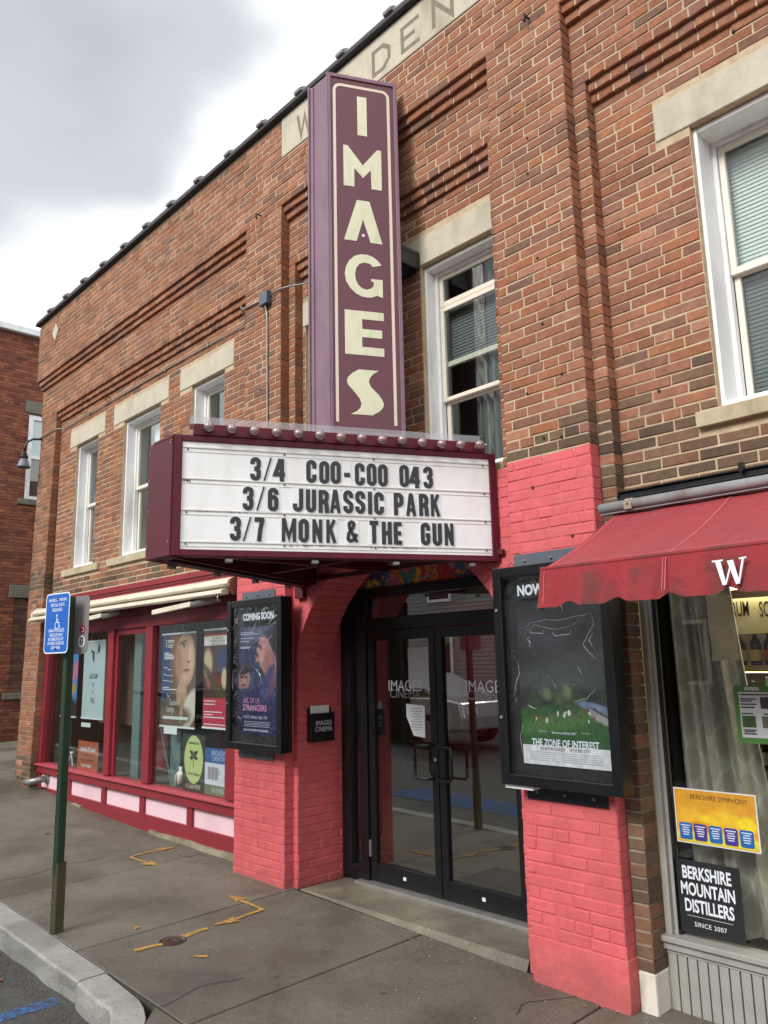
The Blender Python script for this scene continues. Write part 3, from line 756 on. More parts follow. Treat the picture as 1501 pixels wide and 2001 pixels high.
window(*WIN[2], [3.68], blind=[(lace, 2.95, 4.42, .4, 1)])
window(*WIN[3], [3.68])
window(*WIN[4], [4.19, 3.75, 3.46], depth=.115, blind=[(screen, 3.75, 4.19, 0, 1)])
window(*WIN[5], [3.66], depth=.19, blind=[(shade_g, 3.68, 4.42, 0, 1), (screen, 2.93, 3.66, .12, 1)])
window(*WIN[6], [3.66], depth=.19)
# rooms behind the glass
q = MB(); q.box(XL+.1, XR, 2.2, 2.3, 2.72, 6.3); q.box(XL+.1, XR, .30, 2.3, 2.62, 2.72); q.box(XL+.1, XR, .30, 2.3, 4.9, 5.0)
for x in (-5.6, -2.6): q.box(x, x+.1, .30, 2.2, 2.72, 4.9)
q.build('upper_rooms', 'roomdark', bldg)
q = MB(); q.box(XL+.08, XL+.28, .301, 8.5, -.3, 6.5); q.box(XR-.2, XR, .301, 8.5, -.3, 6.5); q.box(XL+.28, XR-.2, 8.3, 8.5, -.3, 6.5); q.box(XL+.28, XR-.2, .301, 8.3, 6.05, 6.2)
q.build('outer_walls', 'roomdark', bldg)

# ------------------------------------------------------------------ left shop front
SF = .20; FS = FY(SF)
xa, xb = -10.80, -5.872
q = MB()
q.box(-10.70, xb, SF, .30, 2.055, 2.185); q.box(-10.70, xb, SF+.012, .30, 2.185, 2.53)          # header boards
for (y0, z0, z1) in ((.17, 2.40, 2.425), (.15, 2.425, 2.45), (.135, 2.45, 2.475), (.115, 2.475, 2.53)): q.box(-10.56, xb, y0, SF+.02, z0, z1)
q.build('shop_front_header', 'red', bldg, bevel=.004)
q = MB()
q.add([(-10.83, SF-.02, .45), (-10.69, SF-.02, .45), (-10.69, .30, .45), (-10.83, .30, .45), (-10.72, SF-.02, 2.055), (-10.58, SF-.02, 2.055), (-10.58, .30, 2.055), (-10.72, .30, 2.055)],
      [(0, 3, 2, 1), (4, 5, 6, 7), (0, 1, 5, 4), (1, 2, 6, 5), (2, 3, 7, 6), (3, 0, 4, 7)])
sfr = q.build('shop_front', 'red', bldg, bevel=.004, label='red timber frame of the left shop front')
for (a, b) in ((-8.86, -8.72), (-7.93, -7.78), (-6.33, -5.875)): q = MB(); q.box(a, b, SF-.006, .29, .465, 2.055); q.build('mullion', 'red', sfr, bevel=.004)
q = MB(); q.box(-8.72, -8.67, SF+.03, .28, .465, 2.055); q.box(-7.98, -7.93, SF+.03, .28, .465, 2.055); q.box(-8.67, -7.98, SF+.03, .28, 1.99, 2.055); q.build('inner_frame', 'red', sfr, bevel=.004)
q = MB(); q.box(-10.86, xb, .135, .31, .43, .455); q.build('ledge', 'redtop', sfr, bevel=.005)
q = MB(); q.box(-10.85, xb, SF-.03, .31, .34, .43); q.box(-10.85, xb, SF-.005, .31, .0, .165)
for x in (-10.84, -9.84, -8.87, -7.95, -6.985, -6.10): q.box(x-.0, x+(.10 if x > -10.8 else .13), SF-.005, .30, .165, .34)
q.build('bulkhead_frame', 'red', sfr, bevel=.004)
for a, b in ((-10.71, -9.84), (-9.74, -8.87), (-8.77, -7.95), (-7.85, -6.985), (-6.885, -6.10)):
    q = MB(); q.box(a, b, SF+.022, .28, .165, .34); q.build('bulkhead_panel', 'pink', sfr)
for a, b in ((-10.70, -8.86), (-8.67, -7.98), (-7.78, -6.33)):
    q = MB(); q.box(a, b, .235, .241, .455, 2.06); q.build('pane', 'glass', sfr)
for a, b, z0 in ((-10.3, -9.34, .085), (-7.66, -5.875, .042)):
    q = MB()
    n_ = 9; vs = []
    for i in range(n_+1):
        x = a+(b-a)*i/n_; j = random.uniform(-.012, .012) if 0 < i < n_ else 0
        g = GX(x, .1)-.1
        vs += [(x, .155+j if z0 > .02 else .185, g), (x, .165+j, z0+j*.5), (x, .24, z0+j*.5)]
    fs = []
    for i in range(n_): fs += [(3*i, 3*i+3, 3*i+4, 3*i+1), (3*i+1, 3*i+4, 3*i+5, 3*i+2)]
    fs += [(0, 1, 2), (3*n_, 3*n_+2, 3*n_+1)]
    q.add(vs, fs); q.build('stone_base', 'base', bldg)
# inside of the left shop window
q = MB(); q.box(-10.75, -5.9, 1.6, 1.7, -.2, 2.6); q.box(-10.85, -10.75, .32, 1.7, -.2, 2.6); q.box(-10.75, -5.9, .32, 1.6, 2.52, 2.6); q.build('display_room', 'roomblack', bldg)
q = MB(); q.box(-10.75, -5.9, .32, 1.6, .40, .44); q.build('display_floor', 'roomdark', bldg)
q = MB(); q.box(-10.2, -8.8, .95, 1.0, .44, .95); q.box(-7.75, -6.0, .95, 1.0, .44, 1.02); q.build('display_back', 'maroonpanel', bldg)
q = MB()
for a, b in ((-10.62, -10.36), (-8.60, -8.42), (-7.70, -7.5)): q.box(a, b, .40, .43, .44, 2.5)
q.build('side_screen', 'teal', bldg)
q = MB(); q.box(-9.95, -9.0, .6, .66, .96, 2.5); q.build('display_panel', paint('inner_brown_panel', srgb(104, 84, 66), .8, .2, 6), bldg)

# ------------------------------------------------------------------ entrance
DY = .56; FD = FY(DY)
q = MB()
q.box(-5.108, -5.0, DY-.03, DY+.06, -.02, 2.21); q.box(-4.895, -4.80, DY-.03, DY+.06, -.02, 2.21); q.box(-3.30, -3.20, DY-.03, DY+.06, -.02, 2.21); q.box(-3.06, -2.972, DY-.03, DY+.06, -.02, 2.21)
q.box(-5.0, -3.06, DY-.032, DY+.06, 2.14, 2.215); q.box(-4.80, -3.30, DY-.028, DY+.06, 1.88, 1.975)
for a, b in ((-5.0, -4.895), (-3.2, -3.06)): q.box(a, b, DY-.03, DY+.06, -.02, .09); q.box(a, b, DY-.03, DY+.06, 1.88, 1.96)
dfr = q.build('door_frame', 'blackmetal', bldg, bevel=.003)
for a, b, c, d in ((-5.0, -4.895, .09, 1.88), (-3.2, -3.06, .09, 1.88), (-5.0, -4.895, 1.96, 2.14), (-3.2, -3.06, 1.96, 2.14), (-4.80, -3.30, 1.975, 2.14)):
    q = MB(); q.box(a, b, DY+.01, DY+.016, c, d); q.build('pane', 'glassdoor', dfr)
q = MB(); q.box(-4.90, -3.20, DY-.09, DY+.06, -.03, -.006); q.build('threshold', 'alu', dfr, bevel=.002)
for sgn, (a, b) in ((1, (-4.795, -4.056)), (-1, (-4.048, -3.305))):
    q = MB(); fr = .062
    q.box(a, a+fr, DY-.012, DY+.035, .0, 1.875); q.box(b-fr, b, DY-.012, DY+.035, .0, 1.875)
    q.box(a+fr, b-fr, DY-.010, DY+.033, .0, .125); q.box(a+fr, b-fr, DY-.010, DY+.033, 1.80, 1.875)
    d = q.build('door', 'blackmetal', bldg, bevel=.003, label='left black framed glass door leaf' if sgn > 0 else 'right black framed glass door leaf')
    q = MB(); q.box(a+fr, b-fr, DY+.01, DY+.016, .125, 1.80); q.build('pane', 'glassdoor', d)
    hx = b-.045 if sgn > 0 else a+.045
    inx = hx-.13*sgn
    q = MB(); z0, z1 = .80, 1.03
    pth = [(hx, DY, z0), (hx, DY-.055, z0), (hx-.02*sgn, DY-.07, z0), (inx+.02*sgn, DY-.07, z0), (inx, DY-.07, z0+.02), (inx, DY-.07, z1-.02), (inx+.02*sgn, DY-.07, z1), (hx-.02*sgn, DY-.07, z1), (hx, DY-.055, z1), (hx, DY, z1)]
    q.tube(pth, .0105, 8); q.build('handle', 'blackmetal', d, smooth=True)
    q = MB(); q.box((a+b)/2-.014, (a+b)/2+.014, DY-.0145, DY-.010, .055, .078); q.build('door_label', 'paper', d)
    if sgn > 0:
        q = MB(); q.box(a+.004, a+.018, DY-.03, DY-.012, .17, .29); q.build('hinge', 'steel', d)
        q = MB(); q.tube([(b-.02, DY-.012, .93), (b-.02, DY-.02, .93)], .013, 12); q.build('lock', 'steel', d)
    tx = (a+b)/2+(.03 if sgn > 0 else .075)
    text('lettering', 'IMAGES', FD, tx, 1.445, .118, 'signwhite', d, xs=.92, bold=-.0006, n=-.0045, label='white letters IMAGES on the door glass')
    text('lettering', 'CINEMA', FD, tx, 1.385, .092, paint('faded_white', srgb(150, 152, 152), .6), d, xs=.98, bold=-.001, n=-.0050, label='fainter letters CINEMA overlapping the word above')
# entrance slab, mural, soffit
q = MB(); q.box(-5.09, -2.98, .10, .75, -.25, -.03)
q.add([(-5.09, .10, -.03), (-2.98, .10, -.03), (-2.98, .05, -.12), (-5.09, .05, -.12)], [(3, 2, 1, 0)])
q.build('entrance_step', 'step', bldg, bevel=.006)
mural, t, p = newmat('mural_paint')
v = coords(t, (1, 1, 1))
vo = t.nodes.new('ShaderNodeTexVoronoi'); vo.inputs['Scale'].default_value = 13
nn = t.nodes.new('ShaderNodeTexNoise'); nn.inputs['Scale'].default_value = 7; nn.inputs['Detail'].default_value = 3; t.links.new(v, nn.inputs['Vector'])
vm = t.nodes.new('ShaderNodeVectorMath'); vm.operation = 'MULTIPLY_ADD'; t.links.new(nn.outputs['Color'], vm.inputs[0]); vm.inputs[1].default_value = (.35, .35, .35); t.links.new(v, vm.inputs[2])
t.links.new(vm.outputs[0], vo.inputs['Vector'])
sp_ = t.nodes.new('ShaderNodeSeparateColor'); t.links.new(vo.outputs['Color'], sp_.inputs[0])
cc_ = ramp(t, sp_.outputs[0], [(.0, srgb(214, 70, 66)), (.16, srgb(84, 118, 180)), (.30, srgb(230, 190, 90)), (.44, srgb(92, 152, 120)), (.58, srgb(204, 124, 156)), (.72, srgb(226, 134, 76)), (.86, srgb(92, 76, 130)), (1.0, srgb(226, 232, 222))])
t.nodes[-1].color_ramp.interpolation = 'CONSTANT'
v2 = t.nodes.new('ShaderNodeTexVoronoi'); v2.feature = 'DISTANCE_TO_EDGE'; v2.inputs['Scale'].default_value = 13; t.links.new(vm.outputs[0], v2.inputs['Vector'])
wv = t.nodes.new('ShaderNodeTexWave'); wv.inputs['Scale'].default_value = 16; wv.inputs['Distortion'].default_value = 9; t.links.new(v, wv.inputs['Vector'])
cc_ = mixc(t, ramp(t, wv.outputs[0], [(.86, GREY(0)), (.92, GREY(.7))]), cc_, srgb(34, 30, 40))
cc_ = mixc(t, ramp(t, v2.outputs['Distance'], [(.02, GREY(.8)), (.045, GREY(0))]), cc_, srgb(34, 30, 40))
t.links.new(cc_, p.inputs['Base Color']); p.inputs['Roughness'].default_value = .6
q = MB(); q.box(-5.10, -2.98, DY-.012, DY+.05, 2.2155, 2.72); q.build('mural_panel', mural, bldg, label='colourful doodle mural panel filling the arch above the doors')
# lobby behind the doors
q = MB(); q.box(-9.6, -9.5, .64, 7.6, -.1, 2.6); q.box(-9.5, -2.6, 7.5, 7.6, -.1, 2.6); q.box(-2.7, -2.6, .64, 7.5, -.1, 2.6); q.box(-9.5, -5.4, 3.4, 3.5, -.02, 2.55)
q.build('lobby_wall', 'lobby', bldg)
q = MB(); q.box(-9.5, -2.7, .64, 7.5, 2.55, 2.6); q.build('lobby_ceiling', paint('lobby_ceiling_white', srgb(170, 164, 150), .9), bldg)
fl, t, p = newmat('lobby_terrazzo'); v = coords(t)
bk = t.nodes.new('ShaderNodeTexBrick'); bk.inputs['Scale'].default_value = 9; t.links.new(v, bk.inputs['Vector']); bk.inputs['Color1'].default_value = srgb(150, 146, 124); bk.inputs['Color2'].default_value = srgb(142, 138, 118); bk.inputs['Mortar'].default_value = srgb(132, 128, 110)
c = mixc(t, ramp(t, noise(t, v, 3), [(.45, GREY(0)), (.7, GREY(.4))]), bk.outputs[0], srgb(120, 112, 92)); t.links.new(c, p.inputs['Base Color']); p.inputs['Roughness'].default_value = .35
q = MB(); q.box(-9.5, -2.7, .64, 7.5, -.12, -.02); q.build('lobby_floor', fl, bldg)
q = MB()      # dark mosaic band and stars
for i in range(16):
    x = -5.35+i*.14; y = 1.12+.0*i
    for a, b, c, d in ((0, .11, 0, .018), (0, .018, .018, .12), (.092, .11, .04, .12), (.036, .11, .12, .138), (.036, .056, .06, .12)): q.box(x+a, x+b, y+c, y+d, -.019, -.0165)
for x, y in ((-5.3, 1.6), (-4.7, 1.75), (-5.0, 2.2), (-4.3, 2.0), (-3.8, 1.7), (-4.5, 2.6), (-3.9, 2.5), (-5.6, 2.5)):
    for k in range(3):
        a = k*math.pi/3+.3; F = frame((x, y, -.019+.0004*k), (math.cos(a), math.sin(a), 0), (-math.sin(a), math.cos(a), 0)); q.obox(F, -.09, .09, -.012, .012, 0, .002)
q.build('floor_mosaic', paint('mosaic_dark', srgb(92, 84, 70), .5, .2, 20), bldg)
q = MB(); q.box(-4.35, -3.2, .75, 1.5, -.019, -.008); tag(q.build('door_mat', 'mat'), 'dark grey mat on the lobby floor behind the right door', 'mat')
q = MB(); q.box(-6.2, -5.75, 3.33, 3.38, .35, 2.3); q.box(-7.2, -6.2, 3.34, 3.38, .4, 2.5); q.build('lobby_red_panel', 'lobbyred', bldg)
q = MB(); Fb = FY(3.32); q.strip(Fb, [(-6.75+.32*math.cos(t_), 1.75+.36*math.sin(t_)) for t_ in np.linspace(.2, 4.6, 16)], .13, 0, .02); q.strip(Fb, [(-6.75+.26*math.cos(t_), .95+.3*math.sin(t_)) for t_ in np.linspace(-1.5, 2.9, 16)], .12, 0, .021); q.build('lobby_swirl', 'lobbytan', bldg)
q = MB(); q.box(-7.25, -3.9, 3.28, 3.33, -.02, .42); q.build('lobby_skirting', paint('lobby_skirting_cream', srgb(176, 164, 140), .8), bldg)
lc = (-5.75, 2.43, 2.548)
q = MB(); q.lathe(lc, [(.085, -.012), (.09, 0)], 20); q.build('ceiling_light', 'lamp', bldg, label='lit round downlight in the lobby ceiling')
def lamp_light(name, loc, w_, size, parent, rot=(0, 0, 0), sy=None):
    ld = bpy.data.lights.new(name, 'AREA'); ld.energy = w_; ld.size = size; ld.color = (1, .90, .72)
    if sy: ld.shape = 'RECTANGLE'; ld.size_y = sy
    lo = bpy.data.objects.new(name, ld); COL.objects.link(lo); lo.parent = parent; lo.location = Vector(loc)-wp(parent).translation; lo.rotation_euler = rot
lamp_light('downlight_glow', (-5.75, 2.43, 2.52), 3.2, .16, bldg)
lamp_light('downlight_glow', (-4.0, 4.6, 2.52), 3.2, .16, bldg)
q = MB(); q.lathe((-4.0, 4.6, 2.548), [(.085, -.012), (.09, 0)], 20); q.build('ceiling_light', 'lamp', bldg)

# ------------------------------------------------------------------ right shop front
GY = .25
q = MB()
q.box(-2.20, -2.165, .215, .31, .25, 2.42); q.box(-2.165, -2.145, GY-.008, .31, .25, 2.42); q.box(-2.20, XR, .19, .31, 2.26, 2.42); q.box(.62, .70, .19, .31, .25, 2.26)
shop = q.build('shop_front', 'shopgrey', bldg, bevel=.003, label='grey timber shop front at the right')
q = MB(); q.box(-2.215, XR, .175, .31, .225, .252); q.box(-2.21, XR, .195, .31, .185, .225); q.box(-2.2, XR, .21, .31, .165, .185); q.build('ledge', 'shopgrey', shop, bevel=.003)
x = -2.2; first = None
for i in range(34):
    bx_ = x+i*.052
    if first is None:
        q = MB(); q.box(bx_+.003, bx_+.049, .214, .29, -.3, .165); first = q.build('bead_board', 'shopgrey', shop, bevel=.004, seg=2, origin=(bx_, .2, 0)); fl0 = first.location.copy()
    else:
        c2 = first.copy(); COL.objects.link(c2); c2.parent = shop; c2.location = fl0+Vector((.052*i, 0, 0))
q = MB(); q.box(-2.145, .62, GY+.01, GY+.016, .252, 2.26); q.build('pane', 'glass', shop)
q = MB(); q.box(-2.1445, -2.128, GY-.004, GY+.009, .252, 2.26); q.box(-2.20, -2.13, GY+.07, GY+.25, .0, 2.45); q.build('gasket', 'blackmatte', shop)
q = MB(); q.box(-2.4, XR, 2.6, 2.7, -.1, 2.6); q.box(-2.45, -2.35, .35, 2.7, -.1, 2.6); q.box(-2.35, XR, .35, 2.6, 2.5, 2.6); q.box(-2.35, XR, .35, 2.6, -.12, -.02); q.build('shop_room', paint('shop_room_wall', srgb(120, 104, 76), .9), bldg)
# ------------------------------------------------------------------ neighbour across the alley
NX = -16.0
nb_ = empty('neighbour_building', (NX-3, 4, 0), 'dark red brick building with white roof edge beyond the alley', 'building')
FN = frame((NX, 0, 0), (0, 1, 0))     # faces +X
NW = [(1.53, 2.75, 4.97, 6.70)]; NBL = (1.47, 2.6, 1.27, 2.98)
nbr = []
_save = recs['brick']; recs['brick'] = nbr
PAL2 = PAL; PAL = [srgb(*c) for c in ((138, 80, 62), (150, 90, 68), (126, 74, 60), (156, 98, 72), (116, 68, 56), (142, 84, 68))]
nh = [NW[0], (1.44, 2.85, 6.735, 6.99), (1.44, 2.8, 4.83, 4.96), (1.36, 2.8, 3.0, 3.25), (1.36, 2.8, 1.08, 1.20), NBL]
_pk = pick
def pick(x, z, pal=None):
    c = random.choice(PAL); f = random.uniform(.85, 1.12); return (c[0]*f, c[1]*f, c[2]*f, 1)
lay('brick', FN, -.3, 3.2, 2, 132, depth=.03, holes=nh, blen=.215)
PALs = PAL; PAL = [srgb(*c) for c in ((104, 76, 62), (92, 66, 56), (118, 86, 70))]
lay('brick', FN, NBL[0], NBL[1], kc(NBL[2]), kc(NBL[3]), nf=-.03, depth=.03, blen=.24)
PAL = PAL2; pick = _pk; recs['brick'] = _save
emit_bricks('brick', nbr, 'brick', nb_, 300)
q = MB(); q.box(NX-8, NX-.06, -3.5, 9, -.5, 8.36); 
for a, b, c, d in ((-3.5, 1.47, -.5, 8.36), (2.85, 9, -.5, 8.36), (1.47, 2.85, 6.70, 8.36), (1.47, 2.85, 3.0, 4.95), (1.47, 2.85, -.5, 1.25)): q.box(NX-.06, NX-.006, a, b, c, d)
q.box(NX-.0595, NX-.036, 1.47, 2.85, 1.25, 3.0)
q.build('wall', mortar('mortar_dark', srgb(120, 92, 78), srgb(98, 72, 60)), nb_)
q = MB(); q.box(NX-8.2, NX+.12, -3.7, 9.2, 8.35, 8.49); q.build('roof_edge', 'white', nb_, bevel=.01)
rs_ = paint('rough_sandstone', srgb(128, 124, 112), .95, .3, 14, .9, spec=.1, dirt=srgb(92, 88, 78))
for (a, b, c, d) in ((1.44, 2.85, 6.735, 6.985), (1.36, 2.8, 3.0, 3.245)):
    q = MB(); q.obox(FN, a, b, c, d, -.05, .02); q.build('lintel', rs_, nb_, bevel=.01)
for (a, b, c, d) in ((1.40, 2.85, 4.84, 4.955), (1.36, 2.8, 1.085, 1.20)):
    q = MB(); q.obox(FN, a, b, c, d, -.05, .05); q.build('sill', rs_, nb_, bevel=.01)
q = MB()
for (a, b, c, d) in ((1.53, 1.62, 4.97, 6.70), (2.4, 2.5, 4.97, 6.70), (1.62, 2.4, 6.61, 6.70), (1.62, 2.4, 4.97, 5.03), (1.62, 2.4, 5.80, 5.86)): q.obox(FN, a, b, c, d, -.055, -.012)
w = q.build('window', 'white', nb_)
q = MB(); q.obox(FN, 1.62, 2.4, 5.03, 6.61, -.045, -.040); q.build('pane', 'glassup', w)
q = MB(); q.obox(FN, 1.62, 2.4, 5.84, 6.61, -.0555, -.052); q.build('blind', shade_w, w)

# ------------------------------------------------------------------ ground
road = MB(); S_ = 260
def gq(mb_, x0, x1, y0, y1, dz, mi=0):
    mb_.add([(x0, y0, GX(x0, y0)+dz), (x1, y0, GX(x1, y0)+dz), (x1, y1, GX(x1, y1)+dz), (x0, y1, GX(x0, y1)+dz)], [(0, 1, 2, 3)], mi)
for a_, b_ in zip(GPX, GPX[1:]): gq(road, a_, b_, -S_, S_, -.125)
rd = road.build('road', 'road', kind='structure', origin=(0, 0, 0))
swk = empty('sidewalk', (-5, -1, -.1), kind='structure')
def slab(x0, x1, y0, y1, mat='walk', dz=0, cut=None):
    j = .0075; x0 += j; x1 -= j; y0 += j; y1 -= j
    t_ = [random.uniform(-.0015, .003) for _ in range(4)]; q = MB()
    P = [(x0, y0), (x1, y0), (x1, y1), (x0, y1)] if cut is None else cut
    q.add([(x, y, GX(x, y)-.3) for x, y in P]+[(x, y, GX(x, y)+dz+(t_[i % 4])) for i, (x, y) in enumerate(P)],
          [tuple(range(len(P), 2*len(P)))]+[(i, (i+1) % len(P), len(P)+(i+1) % len(P), len(P)+i) for i in range(len(P))])
    return q.build('slab', mat, swk, bevel=.005)
J = [-17.1, -15.8, -14.45, -13.1, -11.75, -10.43, -9.2, -7.89, -6.56, -5.13, -3.79, -2.46, -1.12, .2, 1.5, 2.8]
for a, b in zip(J, J[1:]):
    slab(a, b, -1.585, .26 if not (-5.2 < (a+b)/2 < -2.9) else .07)
q = MB()
for a_, b_ in zip(GPX[1:], GPX[2:]):
    if b_ < 50: gq(q, a_, b_, -1.584, .2, -.008)
q.build('joint_bed', paint('joint_tar', srgb(40, 38, 34), .95, .3, 20), swk)
# kerb extension where the camera stands
ac = (-4.33, -2.36)
arc_p = [(ac[0]+.75*math.sin(t_), ac[1]+.75*math.cos(t_)) for t_ in np.linspace(R(20), R(90), 9)]
slab(0, 0, 0, 0, cut=[(-4.09, -1.592)]+arc_p[1:]+[(-3.58, -4.9), (-2.462, -4.9), (-2.462, -1.592)])
for a, b in ((-2.46, -1.12), (-1.12, .2), (.2, 1.5), (1.5, 2.8)):
    for c, d in ((-3.0, -1.592), (-4.4, -3.0), (-5.8, -4.4)): slab(a, b, c, d)
slab(0, 0, 0, 0, cut=[(-3.58, -5.8), (-2.462, -5.8), (-2.462, -4.91), (-3.58, -4.91)])
# pavement of the alley
for a, b in zip(J[1:6], J[2:7]):
    if b > -11.0: continue
    for c, d in ((.26, 1.7), (1.7, 3.1), (3.1, 4.5), (4.5, 5.9)): slab(a, b, c, d, dz=-.0)
slab(-11.75, -11.2, .262, 4)
kerb = empty('kerb', (-8, -1.7, 0), kind='structure')
def kstone(back, front):
    q = MB(); n_ = len(back); vs = []
    sub = []
    for (bx_, by_), (fx, fy) in zip(back, front):
        j = random.uniform(-.009, .009); zt = GX(bx_, by_)+.004+random.uniform(-.003, .003)
        vs += [(bx_, by_, zt-.3), (bx_, by_, zt), (fx, fy+j+.012, zt-.002), (fx, fy+j, zt-.014), (fx, fy+j*2.2+random.uniform(-.008, .008), zt-.08), (fx, fy+j, zt-.3)]
    for i in range(n_-1):
        for k_ in range(5): q_ = (6*i+k_, 6*i+6+k_, 6*i+7+k_, 6*i+1+k_); sub.append(q_[::-1])
    sub += [tuple(range(6)), tuple(range(6*n_-1, 6*n_-7, -1))]
    q.add(vs, sub); return q.build('kerb_stone', 'granite', kerb, bevel=.003)
ks = [-17.4, -15.3, -13.2, -11.1, -8.95, -6.8, -4.665]
for a, b in zip(ks, ks[1:]):
    xs2 = np.linspace(a+.006, b-.006, 12); kstone([(x, -1.59) for x in xs2], [(x, -1.768) for x in xs2])
def arcp(r, ts): return [(ac[0]+r*math.sin(t_), ac[1]+r*math.cos(t_)) for t_ in ts]
ts = np.linspace(R(0), R(70), 9)
kstone([(-4.65, -1.60), (-4.49, -1.605)]+arcp(.748, ts), [(-4.65, -1.77), (-4.49, -1.772)]+arcp(.585, ts))
ts = np.linspace(R(71), R(90), 4)
kstone(arcp(.748, ts)+[(-3.582, -3.3)], arcp(.585, ts)+[(-3.745, -3.3)])
kstone([(-3.582, -3.31), (-3.582, -5.8)], [(-3.745, -3.31), (-3.745, -5.8)])
# painted marks on the pavement
def mark(name, mat, pts_, w_, parent=swk, dz=.0075, heads=(), **k):
    q = MB(); F = lambda u, v_, n=0: (u, v_, GX(u, v_)+dz+n)
    P = []
    for a, b in zip(pts_, pts_[1:]):
        for i in range(4): t_ = i/4; P.append((a[0]+(b[0]-a[0])*t_+random.uniform(-.006, .006), a[1]+(b[1]-a[1])*t_+random.uniform(-.006, .006)))
    P.append(pts_[-1]); q.strip(F, P, w_, -.002, 0)
    q.v = [(x_+random.uniform(-.004, .004), y_+random.uniform(-.004, .004), z_) for x_, y_, z_ in q.v]
    for i, (tip, back, hw) in enumerate(heads):
        t_ = np.array(tip); b = np.array(back); d = t_-b; n_ = np.array([-d[1], d[0]]); n_ = n_/np.linalg.norm(n_)*hw
        q.prism(F, [tuple(t_), tuple(b+n_), tuple(b+d*.25), tuple(b-n_)], -.002, .0006*(i+1))
    return q.build(name, mat, parent, **k)
mark('utility_mark', 'yellowpaint', [(-6.950, -0.010), (-6.970, -0.230), (-6.930, -0.370), (-6.590, -0.370)], .026, heads=[((-6.930, 0.080), (-6.970, -0.090), .05), ((-6.490, -0.340), (-6.650, -0.370), .06)], label='yellow bracket arrow near the red shop front')
mark('utility_mark', 'yellowpaint', [(-5.265, -0.372), (-4.905, -0.372), (-4.865, -0.692)], .026, heads=[((-5.345, -0.372), (-5.165, -0.362), .05), ((-4.885, -0.772), (-4.865, -0.592), .05)], label='yellow bracket arrow between manhole and coral pier')
mark('utility_mark', 'yellowpaint', [(-4.865, -0.832), (-4.845, -1.012)], .038, label='yellow stroke above the round lid')
mark('utility_mark', 'yellowpaint', [(-4.835, -1.162), (-4.855, -1.332)], .035, label='yellow stroke below the round lid')
mark('utility_mark', 'yellowpaint', [(-4.515, -1.122), (-4.455, -1.072)], .026, label='short yellow dash right of the lid')
mark('utility_mark', 'yellowpaint', [(-5.225, -1.162), (-5.205, -1.142)], .035, label='yellow dab left of the lid')
mark('faded_mark', 'redpaint', [(-6.650, -0.060), (-6.490, 0.000)], .018); mark('faded_mark', 'redpaint', [(-6.390, -0.120), (-6.330, -0.050), (-6.290, -0.110)], .014)
mark('faded_mark', 'redpaint', [(-6.250, -0.070), (-6.190, 0.010)], .016); mark('faded_mark', 'redpaint', [(-6.540, 0.070), (-6.430, 0.100)], .014)
mark('bay_line', 'bluepaint', [(-4.83, -1.80), (-4.85, -2.6), (-4.9, -5.6)], .10, parent=rd, dz=-.121, label='blue parking bay line')
q = MB()
for a, b, c, d in ((-8.4, -4.95, -3.6, -2.9),): gq(q, a, b, c, d, -.1215)
q.build('bay_patch', 'bluepaint', rd, label='blue painted patch of the parking bay')
for P in ([(-4.05, -1.60), (-4.12, -1.30), (-4.02, -1.05)], [(-7.1, -1.58), (-7.02, -1.2), (-7.15, -.85), (-7.08, -.5)], [(-2.6, -.02), (-2.75, -.25), (-2.70, -.4)]):
    q = MB(); F = lambda u, v_, n=0: (u, v_, GX(u, v_)+.0062+n); PP = []
    for a, b in zip(P, P[1:]):
        for i in range(7): t_ = i/7; PP.append((a[0]+(b[0]-a[0])*t_+random.uniform(-.008, .008), a[1]+(b[1]-a[1])*t_+random.uniform(-.008, .008)))
    q.strip(F, PP, .0035, -.001, 0); q.build('crack', 'blackmatte', swk)
# round lid
lid = MB(); cz = GX(-4.84, -1.09)
lid.lathe((-4.84, -1.09, cz-.02), [(.085, 0), (.085, .024), (.078, .026), (.078, .021), (.060, .021), (.058, .025), (.030, .025), (.028, .021)], 24)
lid.build('utility_lid', 'iron', label='small round rusty iron lid set in the pavement', cat='utility lid')
# leaves and grit along the kerb
for i, (x, y, s_, rz_) in enumerate(((-5.35, -1.95, .03, .3), (-4.55, -1.99, .035, 1.2), (-4.33, -1.97, .03, 2.2), (-8.4, -.55, .028, .5))):
    z = GX(x, y)+(-.118 if y < -1.7 else .010)
    lf = MB(); F = frame((x, y, z), (math.cos(rz_), math.sin(rz_), .1), (-math.sin(rz_), math.cos(rz_), .25))
    lf.prism(F, [(-s_, 0), (-s_*.3, -s_*.6), (s_*.5, -s_*.5), (s_*1.1, 0), (s_*.4, s_*.55), (-s_*.4, s_*.5)], 0, .0012)
    lf.build('dead_leaf', 'leafbrown', label=('curled brown leaf in the gutter beside the kerb, farthest from the kerb bend', 'brown leaf in the gutter at the kerb joint', 'brown leaf in the gutter under the curved kerb stone', 'small brown leaf lying on the far pavement')[i], cat='leaf', group='fallen leaves')
gr = MB(); rg = random.Random(3)
for i in range(2600):
    if i < 1600: x = rg.uniform(-9, -4.3); y = -1.80-abs(rg.gauss(0, .07))
    else: x = rg.uniform(-7.5, -4.0); y = rg.uniform(-2.9, -1.8)
    if math.hypot(x-ac[0], y-ac[1]) < .6 and x > ac[0] and i < 1600: pass
    s_ = rg.uniform(.0025, .007); z = GX(x, y)-.124
    gr.add([(x-s_, y-s_, z), (x+s_, y-s_*.8, z), (x+s_*.7, y+s_, z), (x-s_*.8, y+s_, z), (x, y, z+s_*1.3)], [(0, 1, 4), (1, 2, 4), (2, 3, 4), (3, 0, 4)])
gr.build('gutter_grit', paint('grit', srgb(94, 88, 80), .9, .5, 200), kind='stuff', origin=(-6, -1.9, 0), label='loose grit and sand along the gutter', cat='grit')
gr = MB()
